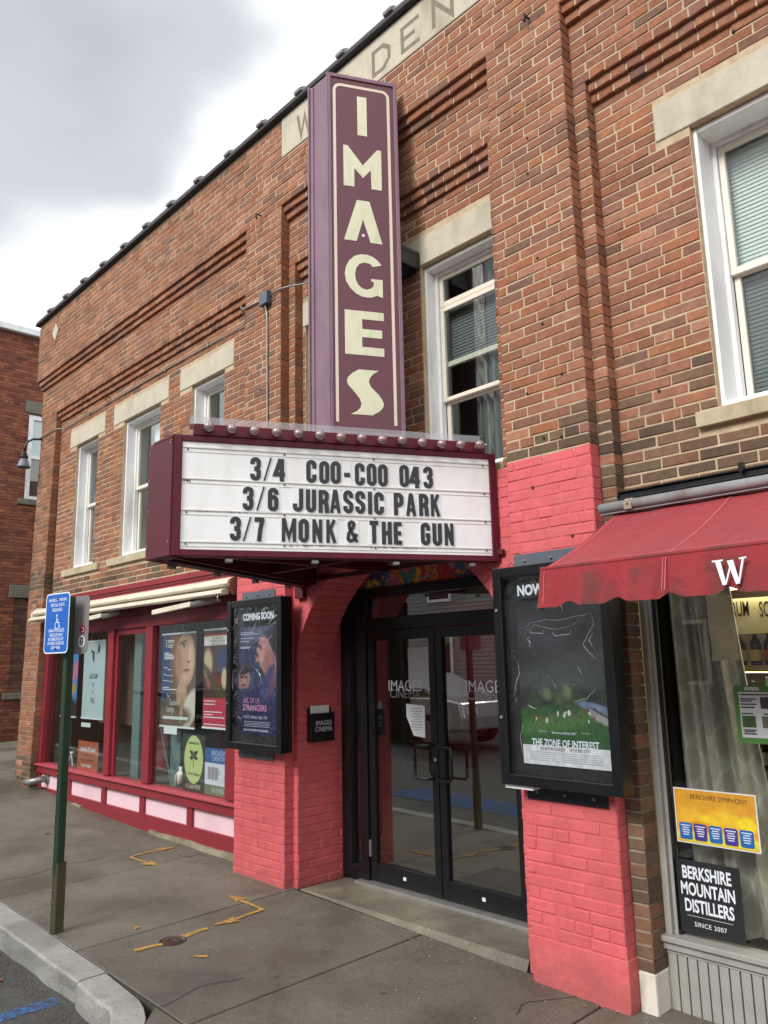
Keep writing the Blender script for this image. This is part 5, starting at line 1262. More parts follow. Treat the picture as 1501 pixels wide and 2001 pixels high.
# ------------------------------------------------------------------ leaflet box on the jamb
JX = AX-HW
t = empty('leaflet_box', (JX+.03, .30, 1.025), 'small black leaflet box with white words on the coral door jamb', 'leaflet box')
q = MB(); q.box(JX+.003, JX+.010, .175, .415, 1.025, 1.285); q.box(JX+.010, JX+.058, .175, .181, 1.025, 1.243); q.box(JX+.010, JX+.058, .409, .415, 1.025, 1.243); q.box(JX+.010, JX+.058, .181, .409, 1.025, 1.033); q.box(JX+.052, JX+.058, .181, .409, 1.033, 1.243)
q.build('box_body', 'blackmetal', t, bevel=.002)
FX = frame((JX+.0585, 0, 0), (0, 1, 0))
text('lettering', 'IMAGES', FX, .300, 1.165, .052, 'signwhite', t, xs=.92, bold=-.0004); text('lettering', 'CINEMA', FX, .300, 1.118, .052, 'signwhite', t, xs=.92, bold=-.0004)
q = MB(); q.box(JX+.018, JX+.040, .195, .37, 1.04, 1.30); tag(q.build('leaflets', 'paper'), 'white leaflets standing in the small black box on the jamb', 'leaflets')
# notices on the doors
q = MB(); F = frame((-4.0, DY-.002, 0), (1, 0, 0)); q.box(-4.35, -4.135, DY+.0055, DY+.0085, 1.43, 1.735); tag(q.build('door_notice', printed('notice_print', srgb(196, 200, 206), [(.5, .9, .3, .012, 0, .2, SK(140, 140, 150)), (.5, .5, .35, .01, 0, .2, SK(140, 140, 150)), (.5, .6, .35, .01, 0, .2, SK(140, 140, 150))])), 'pale notice taped high on the left door glass', 'notice')
q = MB(); q.prism(FY(DY+.0085), [(-4.385, 1.315), (-4.385, 1.22), (-4.31, 1.085), (-4.195, 1.075), (-4.19, 1.305)], 0, .002)
nt_ = q.build('door_notice', 'paper'); tag(nt_, 'white cut-off notice taped below the word CINEMA on the left door', 'notice')
q = MB()
for i in range(9): w_ = (.05, .06, .04, .055, .03, .06, .05, .06, .03)[i]; q.box(-4.275-w_, -4.275+w_, DY+.0055, DY+.0063, 1.28-.019*i, 1.283-.019*i)
q.build('small_print', 'black', nt_)

# ------------------------------------------------------------------ retractable awning over the left shop front
t = empty('folding_awning', (-8.2, .1, 2.25), 'folded cream awning cassette running above the red shop front', 'awning')
prof = [(.185, 2.415), (.03, 2.400), (-.035, 2.372), (-.045, 2.335), (-.02, 2.318), (.05, 2.322), (.06, 2.30), (.185, 2.30)]
def xprism(prof_, x0, x1, name, mat, parent, **k):
    q = MB(); n_ = len(prof_); q.add([(x0, y, z) for y, z in prof_]+[(x1, y, z) for y, z in prof_], [tuple(range(n_))[::-1], tuple(range(n_, 2*n_))]+[(j, (j+1) % n_, n_+(j+1) % n_, n_+j) for j in range(n_)])
    return q.build(name, mat, parent, **k)
xprism(prof, -10.62, -5.945, 'cassette', 'awn', t, bevel=.004)
xprism([(.06, 2.298), (.185, 2.298), (.185, 2.265), (.06, 2.265)], -10.6, -5.96, 'gap_shade_strip', 'blackmatte', t)  # black strip painted as the shade in the gap under the cassette
xprism([(-.03, 2.296), (-.065, 2.283), (-.068, 2.252), (-.03, 2.240), (.02, 2.246), (.02, 2.29)], -10.70, -6.02, 'front_bar', 'awn', t, bevel=.004)
xprism([(.19, 2.42), (.02, 2.412), (-.05, 2.36), (-.06, 2.30), (.0, 2.235), (.19, 2.235)], -5.944, -5.905, 'end_cap', 'brown', t, bevel=.006, seg=2)
xprism([(.19, 2.42), (.02, 2.412), (-.05, 2.36), (-.06, 2.30), (.0, 2.235), (.19, 2.235)], -10.66, -10.621, 'end_cap', 'awn', t, bevel=.006, seg=2)
for xa_, xb_, xe in ((-7.35, -6.60, -6.32), (-9.45, -8.55, -8.38)):
    q = MB(); F = frame((xa_, -.02, 2.165), (1, 0, .045)); ln = xb_-xa_
    q.obox(F, 0, ln, -.025, .022, -.02, .02); arm = q.build('folding_arm', 'awn', t, bevel=.005, seg=2)
    q = MB(); q.tube([(xb_-.01, -.01, 2.19), (xb_+.1, .03, 2.215), (xe, .12, 2.235)], [.028, .036, .026], 10); q.build('elbow', 'steel', arm, smooth=True)
q = MB(); q.tube([(-6.10, -.035, 2.26), (-6.10, -.05, 2.22), (-6.10, -.045, 2.19), (-6.10, -.025, 2.185), (-6.10, -.02, 2.205)], .005, 6); q.build('crank_eye', 'steel', t)

# ------------------------------------------------------------------ red fabric awning at the right
t = empty('fabric_awning', (-.3, -.3, 1.86), 'red fabric awning with scalloped valance and a white letter W above the right shop', 'awning')
fab, tt, p = newmat('awning_fabric'); v = coords(tt)
n_big = noise(tt, v, 2.2, 6, .6, .6); n_st = noise(tt, coords(tt, (1, 1, .5)), 6, 6, .65)
c = mixc(tt, ramp(tt, n_big, [(.3, GREY(0)), (.75, GREY(1))]), srgb(152, 35, 45), srgb(136, 32, 41))
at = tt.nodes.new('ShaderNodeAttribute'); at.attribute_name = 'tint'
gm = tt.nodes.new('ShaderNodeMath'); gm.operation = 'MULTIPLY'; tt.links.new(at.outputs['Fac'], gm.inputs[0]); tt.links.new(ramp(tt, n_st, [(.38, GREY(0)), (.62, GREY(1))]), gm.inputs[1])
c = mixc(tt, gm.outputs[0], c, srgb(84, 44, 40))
tt.links.new(c, p.inputs['Base Color']); p.inputs['Roughness'].default_value = .85; p.inputs['Sheen Weight'].default_value = .15
wv = tt.nodes.new('ShaderNodeTexNoise'); wv.inputs['Scale'].default_value = 11; wv.inputs['Distortion'].default_value = 1.5; tt.links.new(coords(tt, (1, 1, .5)), wv.inputs['Vector']); bump(tt, p, wv.outputs[0], .6, .022)
AX0, AX1 = -2.174, 1.5
WT, WB, YW, YT, ZTP = 2.038, 1.87, -.704, -.01, 2.375
q = MB(); T = []; nx, ny = 150, 14
xs_a = np.linspace(AX0, AX1, nx+1)
seams = [-1.545, -.30, .9]
def topz(x, s):      # s 0 wall .. 1 front
    z = ZTP+(WT-ZTP)*s; sag = .018*math.sin(math.pi*s)*(1 if not any(abs(x-s_) < .02 for s_ in seams) else .8)
    return z-sag+.002*math.sin(x*23+s*5)
for i in range(nx+1):
    for j in range(ny+1):
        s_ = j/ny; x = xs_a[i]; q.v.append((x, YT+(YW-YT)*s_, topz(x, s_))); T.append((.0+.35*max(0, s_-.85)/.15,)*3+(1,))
for i in range(nx):
    for j in range(ny): a = i*(ny+1)+j; q.f.append((a, a+1, a+ny+2, a+ny+1)); q.mi.append(0)
q.build('canopy', fab, t, tints=T, smooth=True)
q = MB(); T = []
def scal(x):
    ph = ((x-AX0-.06) % .24)/.24       # notch shaped scallops
    return .026*max(0, 1-abs(ph-.42)/.22)**.8 if x > AX0+.08 else 0
ny = 8
for i in range(nx+1):
    x = xs_a[i]; zb = WB-.012+scal(x)
    for j in range(ny+1):
        s_ = j/ny; yy = YW-.008-.028*s_ - .010*s_*math.sin(x*26+1.3)-.006*s_*math.sin(x*61)
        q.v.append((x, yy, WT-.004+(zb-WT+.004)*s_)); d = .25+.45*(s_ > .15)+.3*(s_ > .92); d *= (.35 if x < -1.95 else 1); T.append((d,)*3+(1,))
for i in range(nx):
    for j in range(ny): a = i*(ny+1)+j; q.f.append((a, a+1, a+ny+2, a+ny+1)); q.mi.append(0)
val = q.build('valance', fab, t, tints=T, smooth=True)
q = MB(); T = []
for i in range(nx+1):
    x = xs_a[i]
    for a in range(5):
        an = R(-20+a*40); q.v.append((x, YW-.004-.007*math.cos(an), WT+.001+.010*math.sin(an))); T.append((.9,)*3+(1,))
for i in range(nx):
    for j in range(4): a = i*5+j; q.f.append((a, a+1, a+6, a+5)); q.mi.append(0)
q.build('front_roll', fab, t, tints=T, smooth=True)
# side return of the valance
q = MB(); q.add([(AX0, YW-.01, WT), (AX0-.012, YW+.02, WT-.002), (AX0-.02, YW+.03, WB-.02), (AX0, YW-.03, WB-.012)], [(0, 1, 2, 3)]); q.build('side_hem', fab, t, tints=[(.4, .4, .4, 1)]*4)
stitch = paint('stitching', srgb(206, 104, 110), .8)
q = MB()
for s_ in seams: q.tube([(s_, YT+(YW-YT)*k/10, topz(s_, k/10)+.002) for k in range(11)], .003, 5); q.tube([(s_, YW-.016, WT-.01), (s_, YW-.052, WB+.02)], .0022, 5); q.tube([(s_-.012, YW-.016, WT-.01), (s_-.012, YW-.052, WB+.02)], .0018, 5)
q.tube([(AX0+.03, YT+(YW-YT)*k/10, topz(AX0+.03, k/10)+.002) for k in range(11)], .0025, 5); q.tube([(AX0+.03, YW-.016, WT-.01), (AX0+.03, YW-.045, WB-.005)], .0018, 5)
q.tube([(x, YT+(YW-YT)*.93, topz(x, .93)+.0015) for x in np.linspace(AX0+.03, 1.4, 40)], .0014, 4)
q.build('seam', stitch, t)
Wm = lambda a, b, c_=0: (a, YW-.047-c_-.028*(1-(b-WB)/.17)*.2, b)
q = MB()       # serif W, calligraphic
for pl_ in ([(-1.342, 1.981), (-1.300, 1.982), (-1.300, 1.988), (-1.342, 1.987)], [(-1.331, 1.984), (-1.308, 1.890), (-1.293, 1.890), (-1.310, 1.985)],
            [(-1.300, 1.890), (-1.293, 1.893), (-1.266, 1.968), (-1.272, 1.972)], [(-1.284, 1.981), (-1.257, 1.890), (-1.242, 1.891), (-1.261, 1.983)],
            [(-1.250, 1.890), (-1.243, 1.893), (-1.219, 1.984), (-1.227, 1.985)], [(-1.238, 1.982), (-1.210, 1.984), (-1.210, 1.990), (-1.238, 1.988)]):
    q.prism(Wm, pl_, -.004, .0+.0004*len(q.v)/20)
q.build('lettering', 'signwhite', t, label='white serif letter W on the valance')
for x0_ in (-2.10, -.75): # end arms under the cloth
    q = MB(); q.tube([(x0_, .16, 2.2), (x0_, YW+.03, WT-.02)], .011, 8); q.build('support_arm', 'steel', t)
q = MB(); q.tube([(AX0+.01, YW+.012, WT-.012), (AX1, YW+.012, WT-.012)], .012, 8); q.build('front_bar', 'steel', t)
# roller tube and its straps
t2 = empty('roller_tube', (-.4, -.05, 2.38), 'weathered grey metal tube strapped to the wall above the red awning', 'tube')
q = MB(); q.tube([(-2.235, -.045, 2.412), (1.55, -.045, 2.412)], .027, 14); q.build('tube_body', 'pipe', t2, smooth=True)
q = MB(); q.box(-2.235, 1.55, -.052, -.005, 2.376, 2.383); q.build('lower_lip', 'pipe', t2, bevel=.002)
for x in (-2.06, -.7, .5):
    q = MB(); F = frame((x, 0, 0), (1, 0, 0), (0, 0, 1), (0, -1, 0)); w_ = .022
    pth = [(-.155, 2.50), (-.06, 2.452), (.02, 2.447), (.055, 2.442), (.075, 2.415), (.07, 2.385)]
    for (n0, z0_), (n1_, z1_) in zip(pth, pth[1:]):
        q.add([(x-w_, -n0, z0_), (x+w_, -n0, z0_), (x+w_, -n1_, z1_), (x-w_, -n1_, z1_), (x-w_, -n0, z0_-.004), (x+w_, -n0, z0_-.004), (x+w_, -n1_+.004, z1_-.002), (x-w_, -n1_+.004, z1_-.002)], [(0, 1, 2, 3), (7, 6, 5, 4), (0, 4, 5, 1), (1, 5, 6, 2), (2, 6, 7, 3), (3, 7, 4, 0)])
    q.tube([(x, -.074, 2.418), (x, -.084, 2.418)], .007, 6); q.build('strap', 'rust', t2)
t3 = empty('light_bar', (-.6, .1, 2.47), 'slim black lighting bar fixed to the brick above the grey tube', 'light bar')
q = MB(); q.box(-2.19, 1.5, .085, .158, 2.462, 2.505); q.box(-2.20, 1.5, .07, .158, 2.506, 2.516); q.tube([(-2.19, .085, 2.474), (1.5, .085, 2.474)], .014, 8); q.build('bar_body', 'blackmetal', t3, bevel=.003)
for x in (-1.52, -.4): 
    q = MB(); q.box(x-.012, x+.012, .06, .09, 2.50, 2.545); q.tube([(x, .06, 2.52), (x+.02, .02, 2.47)], .004, 6); q.build('clip', 'blackmetal', t3)

# ------------------------------------------------------------------ parking sign on a green post
PX, PY = -5.54, -1.575; PT = (-5.575, -1.57)
pz = GX(PX, PY)
t = empty('parking_sign', (PX, PY, pz), 'blue handicap parking sign on a green perforated steel post at the kerb', 'road sign')
def post_sec(name, z0, z1, mat, off=0, hole=True, w_=.038):
    q = MB(); d = .030
    def ctr(z): f_ = (z-pz)/1.85; return (PX+(PT[0]-PX)*f_+off, PY+(PT[1]-PY)*f_+abs(off)*.6)
    a = R(6)
    def P(u, v_, z): c_ = ctr(z); return (c_[0]+u*math.cos(a)-v_*math.sin(a), c_[1]+u*math.sin(a)+v_*math.cos(a), z)
    sec = [(-w_, 0), (-w_+.008, -.006), (w_-.006, -.006), (w_, 0), (w_, 2*w_-.006), (w_-.006, 2*w_), (-w_+.006, 2*w_), (-w_, 2*w_-.006)]
    n_ = len(sec); q.add([P(u, v_, z0) for u, v_ in sec]+[P(u, v_, z1) for u, v_ in sec], [(i, (i+1) % n_, n_+(i+1) % n_, n_+i) for i in range(n_)]+[tuple(range(n_))[::-1], tuple(range(n_, 2*n_))])
    o = q.build(name, mat, t)
    if hole:
        q = MB(); z = z0+.02
        while z < z1-.02:
            F = lambda u, v_, n=0, z=z: P(u, -.006-n, z+v_)
            for ux in (-w_*.35,): q.prism(F, [(ux+.0075*math.cos(t_), .0062*math.sin(t_)) for t_ in np.linspace(0, 6.28, 9)[:-1]], -.001, .0006)
            z += .0254
        q.build('hole_row', 'blackmatte', o, kind='stuff')
    return o
post_sec('post', .30, 2.13, 'green', w_=.026); post_sec('post_sleeve', pz-.05, .375, 'olive', off=.004, w_=.031)
ang = R(-82); sn = np.array([math.cos(ang), math.sin(ang), 0]); su = np.array([-math.sin(ang), math.cos(ang), 0])
def rrect(w_, h, r, n_=6):
    P = []
    for cx, cy, a0 in ((w_/2-r, h/2-r, 0), (-w_/2+r, h/2-r, 90), (-w_/2+r, -h/2+r, 180), (w_/2-r, -h/2+r, 270)):
        P += [(cx+r*math.cos(R(a0+90*i/n_)), cy+r*math.sin(R(a0+90*i/n_))) for i in range(n_+1)]
    return P
sc0 = np.array([-5.598, -1.632, 1.945]); FSg = frame(sc0, su, (0, 0, 1), sn)
q = MB(); q.prism(FSg, rrect(.318, .418, .035), -.0015, .0); pn = q.build('sign_panel', 'signwhite', t, label='front blue and white sign panel')
q = MB(); q.prism(FSg, rrect(.300, .400, .028), 0, .0006); q.build('blue_field', 'blue', pn)
for body, z in (('HANDICAP PARKING', .160), ('SPECIAL PLATE', .125), ('REQUIRED', .091), ('UNAUTHORIZED', -.052), ('VEHICLES MAY', -.083), ('BE REMOVED AT', -.112), ("OWNER'S EXPENSE", -.141), ('$100 FINE', -.171)):
    text('lettering', body, FSg, 0, z, .0305, 'signwhite', pn, xs=.80 if len(body) > 13 else .86, bold=.0004, n=.0009, sp=1.05)
q = MB(); hx, hz = .005, .0
q.strip(FSg, [(hx-.006, hz+.040), (hx-.004, hz+.006), (hx+.022, hz+.004), (hx+.034, hz-.028), (hx+.044, hz-.024)], .0075, .0006, .0012)
q.strip(FSg, [(hx-.004, hz+.022), (hx+.016, hz+.021)], .0065, .0006, .0014)
q.strip(FSg, [(hx+.001+.026*math.cos(R(a)), hz-.016+.026*math.sin(R(a))) for a in range(115, 345, 18)], .0065, .0006, .0016)
q.prism(FSg, [(hx-.006+.0075*math.cos(t_), hz+.052+.0085*math.sin(t_)) for t_ in np.linspace(0, 6.28, 13)[:-1]], .0006, .0018)
q.build('wheelchair_symbol', 'signwhite', pn)
for z in (.165, -.178):
    q = MB(); q.tube([FSg(0.004, z, .0006), FSg(0.004, z, .007)], .0075, 6); q.build('bolt', 'hook', pn)
sc1 = np.array([-5.535, -1.520, 1.93]); FSb = frame(sc1, su, (0, 0, 1), sn)
q = MB(); q.prism(FSb, rrect(.32, .40, .04), -.0015, 0); pb = q.build('rear_panel', 'signback', t, label='unpainted grey back of a second sign')
q = MB(); q.prism(FSb, [(.085+(.040 if i % 2 == 0 else .029)*math.cos(R(i*22.5)), -.035+(.034 if i % 2 == 0 else .026)*math.sin(R(i*22.5))) for i in range(16)], 0, .0006); q.build('red_sticker', 'stickred', pb)
q = MB(); q.strip(FSb, [(.085+.016*math.cos(R(a)), -.035+.014*math.sin(R(a))) for a in range(-130, 131, 20)], .005, .0006, .001); q.build('sticker_mark', 'signwhite', pb)
q = MB(); q.prism(FSb, [(.080+.040*math.cos(t_), -.115+.042*math.sin(t_)) for t_ in np.linspace(0, 6.28, 21)[:-1]], 0, .0006); q.build('round_sticker', 'paper', pb)
q = MB(); q.prism(FSb, [(.080+.026*math.cos(t_), -.115+.028*math.sin(t_)) for t_ in np.linspace(0, 6.28, 21)[:-1]], .0006, .0010); q.build('sticker_disc', 'black', pb)
q = MB(); q.strip(FSb, [(.072, -.135), (.080, -.110), (.088, -.135)], .004, .001, .0014); q.strip(FSb, [(.080, -.110), (.080, -.097)], .006, .001, .0015); q.strip(FSb, [(.068, -.104), (.093, -.108)], .004, .001, .0016); q.build('sticker_mark', 'signwhite', pb)

# ------------------------------------------------------------------ conduit, junction box, lamp, hooks, drain
t = empty('electric_conduit', (-7.5, .1, 4.8), 'thin grey electrical conduit running along the brick wall from the lamp to the sign', 'conduit')
q = MB(); y0 = P2-.012
run = [(-11.08, .075, 4.83), (-10.58, .072, 4.83), (-10.50, .09, 4.83), (-10.44, y0, 4.83), (-9, y0, 4.832), (-7.5, y0, 4.838), (-6.15, y0, 4.826), (-6.02, y0-.005, 4.826), (-5.93, .10, 4.85), (-5.86, -.002, 4.90), (-5.80, -.012, 4.85), (-5.50, -.012, 4.84)]
q.tube(run, .0085, 8); q.build('conduit_run', 'steel', t, smooth=True)
q = MB(); q.tube([(-5.36, -.012, 4.83), (-5.22, -.012, 4.835), (-5.13, .03, 4.84), (-4.95, .05, 4.80), (-4.30, -.02, 4.70)], .0085, 8); q.build('conduit_run', 'steel', t, smooth=True)
q = MB(); q.tube([(-5.425, -.03, 4.75), (-5.42, -.012, 4.65), (-5.405, -.010, 3.4), (-5.40, -.012, 2.95)], .0085, 8); q.build('conduit_drop', 'steel', t, smooth=True)
q = MB(); q.box(-5.49, -5.37, -.055, -.003, 4.755, 4.875); q.build('junction_box', 'plate', t, bevel=.003)
q = MB()
for x in (-9.6, -8.6, -7.6, -6.7): q.box(x-.012, x+.012, y0-.011, P2-.002, 4.818, 4.852)
q.build('conduit_clip', 'steel', t, kind='stuff')
t = empty('gooseneck_lamp', (-11.2, -.1, 4.4), 'black gooseneck wall lamp with flared shade at the far corner of the brick building', 'lamp')
gx = -11.03
q = MB(); q.tube([(gx, .08, 4.80), (gx-.06, -.02, 4.80), (gx-.09, -.08, 4.76), (gx-.10, -.11, 4.68), (gx-.10, -.115, 4.60)], .016, 8); q.build('neck', 'blackmetal', t, smooth=True)
q = MB(); q.lathe((gx-.10, -.115, 4.60), [(.03, 0), (.045, -.02), (.045, -.05), (.055, -.055), (.055, -.085), (.04, -.09)], 16); q.build('collar', 'blackmetal', t, smooth=True)
q = MB(); q.lathe((gx-.10, -.115, 4.51), [(.045, 0), (.06, -.03), (.082, -.10), (.095, -.125), (.09, -.127), (.05, -.04)], 20); q.build('shade', paint('grey_enamel', srgb(112, 116, 126), .4, .06, 5), t, smooth=True)
for (x, y, z, lb) in ((-2.521, 0, 5.69, 'bent rusty iron hook high on the brick pilaster right of the sign'), (-5.545, 0, 5.685, 'bent rusty iron hook high on the pilaster left of the sign'), (-9.04, P2, 4.905, 'small bent iron hook in the brick above the leftmost windows')):
    q = MB(); q.tube([(x, y+.02, z), (x, y-.04, z), (x+.012, y-.065, z-.015), (x+.018, y-.06, z-.045), (x+.0, y-.045, z-.05), (x-.012, y-.05, z-.03)], .0065, 6); tag(q.build('iron_hook', 'hook', smooth=True), lb, 'hook', 'iron hooks in the brickwork')
q = MB()
for x, y, z in ((-2.565, 0, 4.03), (-2.56, 0, 3.60), (-2.70, 0, 3.2), (-2.60, 0, 4.62), (-2.585, 0, 4.86), (-2.45, 0, 3.25), (-2.6, 0, 2.9), (-2.48, 0, 2.88), (-5.52, 0, 4.0), (-1.95, P2, 3.05), (-9.35, P2, 3.9), (-9.7, P2, 5.4), (-1.35, P2-.0, 4.9), (-2.70, 0, 2.62), (-2.45, 0, 2.30)):
    q.tube([(x, y-.007, z), (x, y+.001, z)], .0075, 7)
q.build('anchor_hole', 'blackmatte', bldg, kind='stuff')
t = empty('drain_elbow', (-10.5, .1, .2), 'small grey drain elbow sticking out of the leftmost pale panel', 'drain pipe')
q = MB(); q.tube([(-10.50, .215, .275), (-10.50, .12, .275), (-10.52, .07, .265), (-10.60, .03, .25), (-10.70, .01, .24)], .038, 14); q.build('elbow', 'steel', t, smooth=True)
q = MB(); q.tube([(-10.50, .217, .275), (-10.50, .20, .275)], .062, 16); q.build('flange', 'steel', t, smooth=False)

# ------------------------------------------------------------------ things in the left shop window
def hung(x0, x1, z0, z1, mat, label, y=.30, strings=True):
    t_ = empty('hanging_poster', ((x0+x1)/2, y, z0), label, 'poster')
    F = FY(y); o = quad_uv('poster_sheet', F, x0+.005, x1-.005, z0, z1, 0, mat, t_)
    for z in (z0-.006, z1-.006):
        q = MB(); q.box(x0, x1, y-.006, y+.006, z, z+.018); q.build('rail', 'paper', t_)
    if strings:
        q = MB(); xm = (x0+x1)/2
        q.tube([(xm-.12, y, z1+.01), (xm, y, z1+.16)], .0012, 4); q.tube([(xm+.12, y, z1+.01), (xm, y, z1+.16)], .0012, 4); q.build('string', 'paper', t_)
    return t_, F
m1_ = printed('poster_figures_print', srgb(186, 206, 212), [(.42, .86, .10, .018, -10, .3, SK(34, 48, 62)), (.45, .80, .045, .075, 25, .3, SK(40, 60, 76)), (.70, .90, .05, .06, -10, .3, SK(34, 48, 62)), (.62, .86, .06, .012, 40, .5, SK(110, 140, 150))], .05, 3)
t_, F = hung(-9.76, -9.14, 1.04, 1.95, m1_, 'pale blue hanging poster with two small dark figures, left shop window', y=.30)
pp = t_.children[0]
for body, z, s_ in (('ANATOMY', 1.53, .085), ('OF', 1.43, .07), ('A', 1.345, .07), ('FALL', 1.25, .095)): text('lettering', body, F, -9.45, z, s_, paint('dusk_blue_ink', srgb(66, 74, 96), .6), pp, xs=.60, bold=.001)
m2_ = printed('poster_bright_print', srgb(70, 140, 204), [(.3, .85, .35, .2, 0, .4, SK(110, 180, 220)), (.85, .66, .22, .12, 20, .3, SK(206, 120, 160)), (.7, .40, .2, .08, 0, .3, SK(196, 150, 60)), (.25, .42, .18, .2, 0, .3, SK(210, 190, 120)), (.5, .10, .7, .18, 0, .3, SK(28, 28, 40))], .1, 6)
t_, F = hung(-10.42, -9.92, 1.04, 1.90, m2_, 'bright blue and pink hanging poster half hidden by the green post', y=.30)
m3_ = printed('poster_portrait_print', srgb(96, 78, 66), [(.10, .72, .26, .45, 0, .3, SK(40, 62, 110)), (.70, .97, .55, .12, 6, .2, SK(104, 74, 56)), (.40, .72, .14, .30, 6, .25, SK(116, 84, 66)),
    (.70, .72, .27, .285, 4, .10, SK(190, 152, 128)), (.50, .70, .10, .2, 8, .6, SK(160, 122, 100)), (.86, .74, .07, .16, 0, .5, SK(206, 172, 150)),
    (.62, .905, .13, .011, 8, .3, SK(96, 70, 54)), (.64, .865, .090, .026, 0, .3, SK(150, 112, 94)), (.65, .862, .066, .017, 0, .12, SK(206, 196, 186)), (.655, .862, .030, .017, 0, .1, SK(70, 60, 46)), (.655, .862, .012, .008, 0, .1, SK(16, 14, 14)), (.65, .880, .075, .006, 0, .2, SK(60, 44, 38)),
    (.84, .76, .03, .09, 4, .5, SK(216, 184, 162)), (.80, .690, .055, .013, 0, .3, SK(130, 84, 70)), (.86, .70, .04, .02, 0, .4, SK(206, 166, 146)), (.73, .605, .105, .013, 3, .2, SK(152, 84, 82)), (.73, .594, .09, .012, 0, .3, SK(176, 106, 102)), (.73, .607, .09, .004, 0, .2, SK(86, 40, 42)), (.72, .53, .12, .03, 0, .5, SK(204, 166, 144)),
    (.62, .34, .15, .15, -8, .25, SK(184, 148, 128)), (.86, .20, .26, .15, 38, .2, SK(208, 202, 192)), (.38, .12, .5, .12, 0, .3, SK(104, 86, 70)), (.62, .18, .05, .14, -12, .3, SK(170, 134, 114))], .10, 7)
t_, F = hung(-7.76, -7.05, 1.03, 1.96, m3_, 'tall hanging poster with a close-up face, behind the right shop pane', y=.30)
pp = t_.children[0]
text('lettering', 'The', F, -7.60, 1.335, .05, 'signwhite', pp, xs=.7); text('lettering', "Teachers'", F, -7.47, 1.27, .085, 'signwhite', pp, xs=.62, bold=-.0005); text('lettering', 'Lounge', F, -7.545, 1.205, .085, 'signwhite', pp, xs=.62, bold=-.0005)
q = MB()
text('lettering', '5', F, -7.665, 1.865, .10, 'signwhite', pp, xs=.6, bold=.0005)
for i, (x, w_, z) in enumerate(((-7.63, .13, 1.895), (-7.63, .12, 1.88), (-7.63, .11, 1.85), (-7.63, .10, 1.83), (-7.70, .10, 1.77), (-7.70, .16, 1.755), (-7.70, .19, 1.74), (-7.70, .21, 1.725), (-7.70, .20, 1.71), (-7.70, .07, 1.62), (-7.62, .07, 1.60), (-7.71, .05, 1.55), (-7.64, .05, 1.54), (-7.57, .05, 1.54), (-7.71, .05, 1.49), (-7.64, .05, 1.485), (-7.57, .05, 1.48), (-7.72, .14, 1.42), (-7.72, .30, 1.40), (-7.70, .52, 1.13), (-7.70, .52, 1.12), (-7.70, .50, 1.11))):
    q.box(x, x+w_, .2985, .2990, z-.004, z+.004)
q.build('small_print', 'paper', pp)
m4_ = printed('poster_party_print', srgb(76, 52, 50), [(.15, .66, .16, .14, 0, .3, SK(190, 170, 140)), (.75, .68, .28, .14, 0, .3, SK(40, 60, 100)), (.5, .48, .4, .06, 0, .4, SK(120, 40, 56)), (.75, .5, .1, .1, 0, .3, SK(196, 180, 140)), (.2, .5, .1, .1, 0, .3, SK(150, 90, 100)), (.5, .40, .7, .06, -25, .3, SK(80, 70, 50))], .25, 22, bands=[(-.01, .30, srgb(190, 62, 84)), (.84, .935, srgb(222, 220, 214)), (.935, .955, srgb(180, 60, 50))])
t_, F = hung(-6.91, -6.40, 1.05, 1.97, m4_, 'hanging poster with a pink lower half beside the left poster case', y=.30)
pp = t_.children[0]
for i, s_ in enumerate(('RED CARPET PARTY', 'FUNDRAISER FOR IMAGES', 'SUNDAY MARCH 10, 5:30')): text('lettering', s_, F, -6.655, 1.888-.026*i, .03, 'black', pp, xs=.72)
q = MB()
for i, (w_, z) in enumerate(((.20, 1.30), (.20, 1.27), (.32, 1.20), (.16, 1.175), (.36, 1.15), (.42, 1.085))): q.box(-6.88, -6.88+w_, .2985, .299, z-.004, z+.004)
q.build('small_print', 'paper', pp)
for x0, x1, z0, z1, lb in ((-9.655, -9.39, .945, .995, 'small white card under the pale blue poster'), (-7.60, -7.33, .965, 1.03, 'small white card under the close-up face poster')):
    F = FY(.262); sheet('window_card', F, x0, x1, z0, z1, 0, 'paper', lb, 'card')
m5_ = printed('poster_terracotta_print', srgb(176, 92, 66), [(.5, .2, .6, .1, 0, .5, SK(160, 84, 62))], .08, 5)
F = FY(.262); o = sheet('window_sign', F, -9.71, -9.14, .455, .785, 0, m5_, 'terracotta coloured notice standing at the bottom of the left shop pane', 'sign')
text('lettering', "Apnuthe'ná Mã'eekanik", F, -9.425, .695, .075, 'signwhite', o, xs=.62, bold=.001); text('lettering', 'We are walking on the', F, -9.425, .63, .055, paint('dark_brown_ink', srgb(74, 40, 30), .6), o, xs=.8)
text('lettering', 'Mohican Homelands', F, -9.425, .575, .055, bpy.data.materials['dark_brown_ink'], o, xs=.85)
q = MB(); q.box(-9.62, -9.30, .2612, .2615, .512, .519); q.box(-9.60, -9.33, .2612, .2615, .495, .501); q.build('small_print', 'paper', o)
m6_ = printed('sign_oval_print', srgb(46, 50, 46), [(.5, .56, .42, .42, 0, .02, SK(186, 200, 132))], .03, 3)
o = sheet('window_sign', F, -7.20, -6.785, .458, .985, 0, m6_, 'black sign with a pale green oval and a dragonfly in the shop window', 'sign')
q = MB()
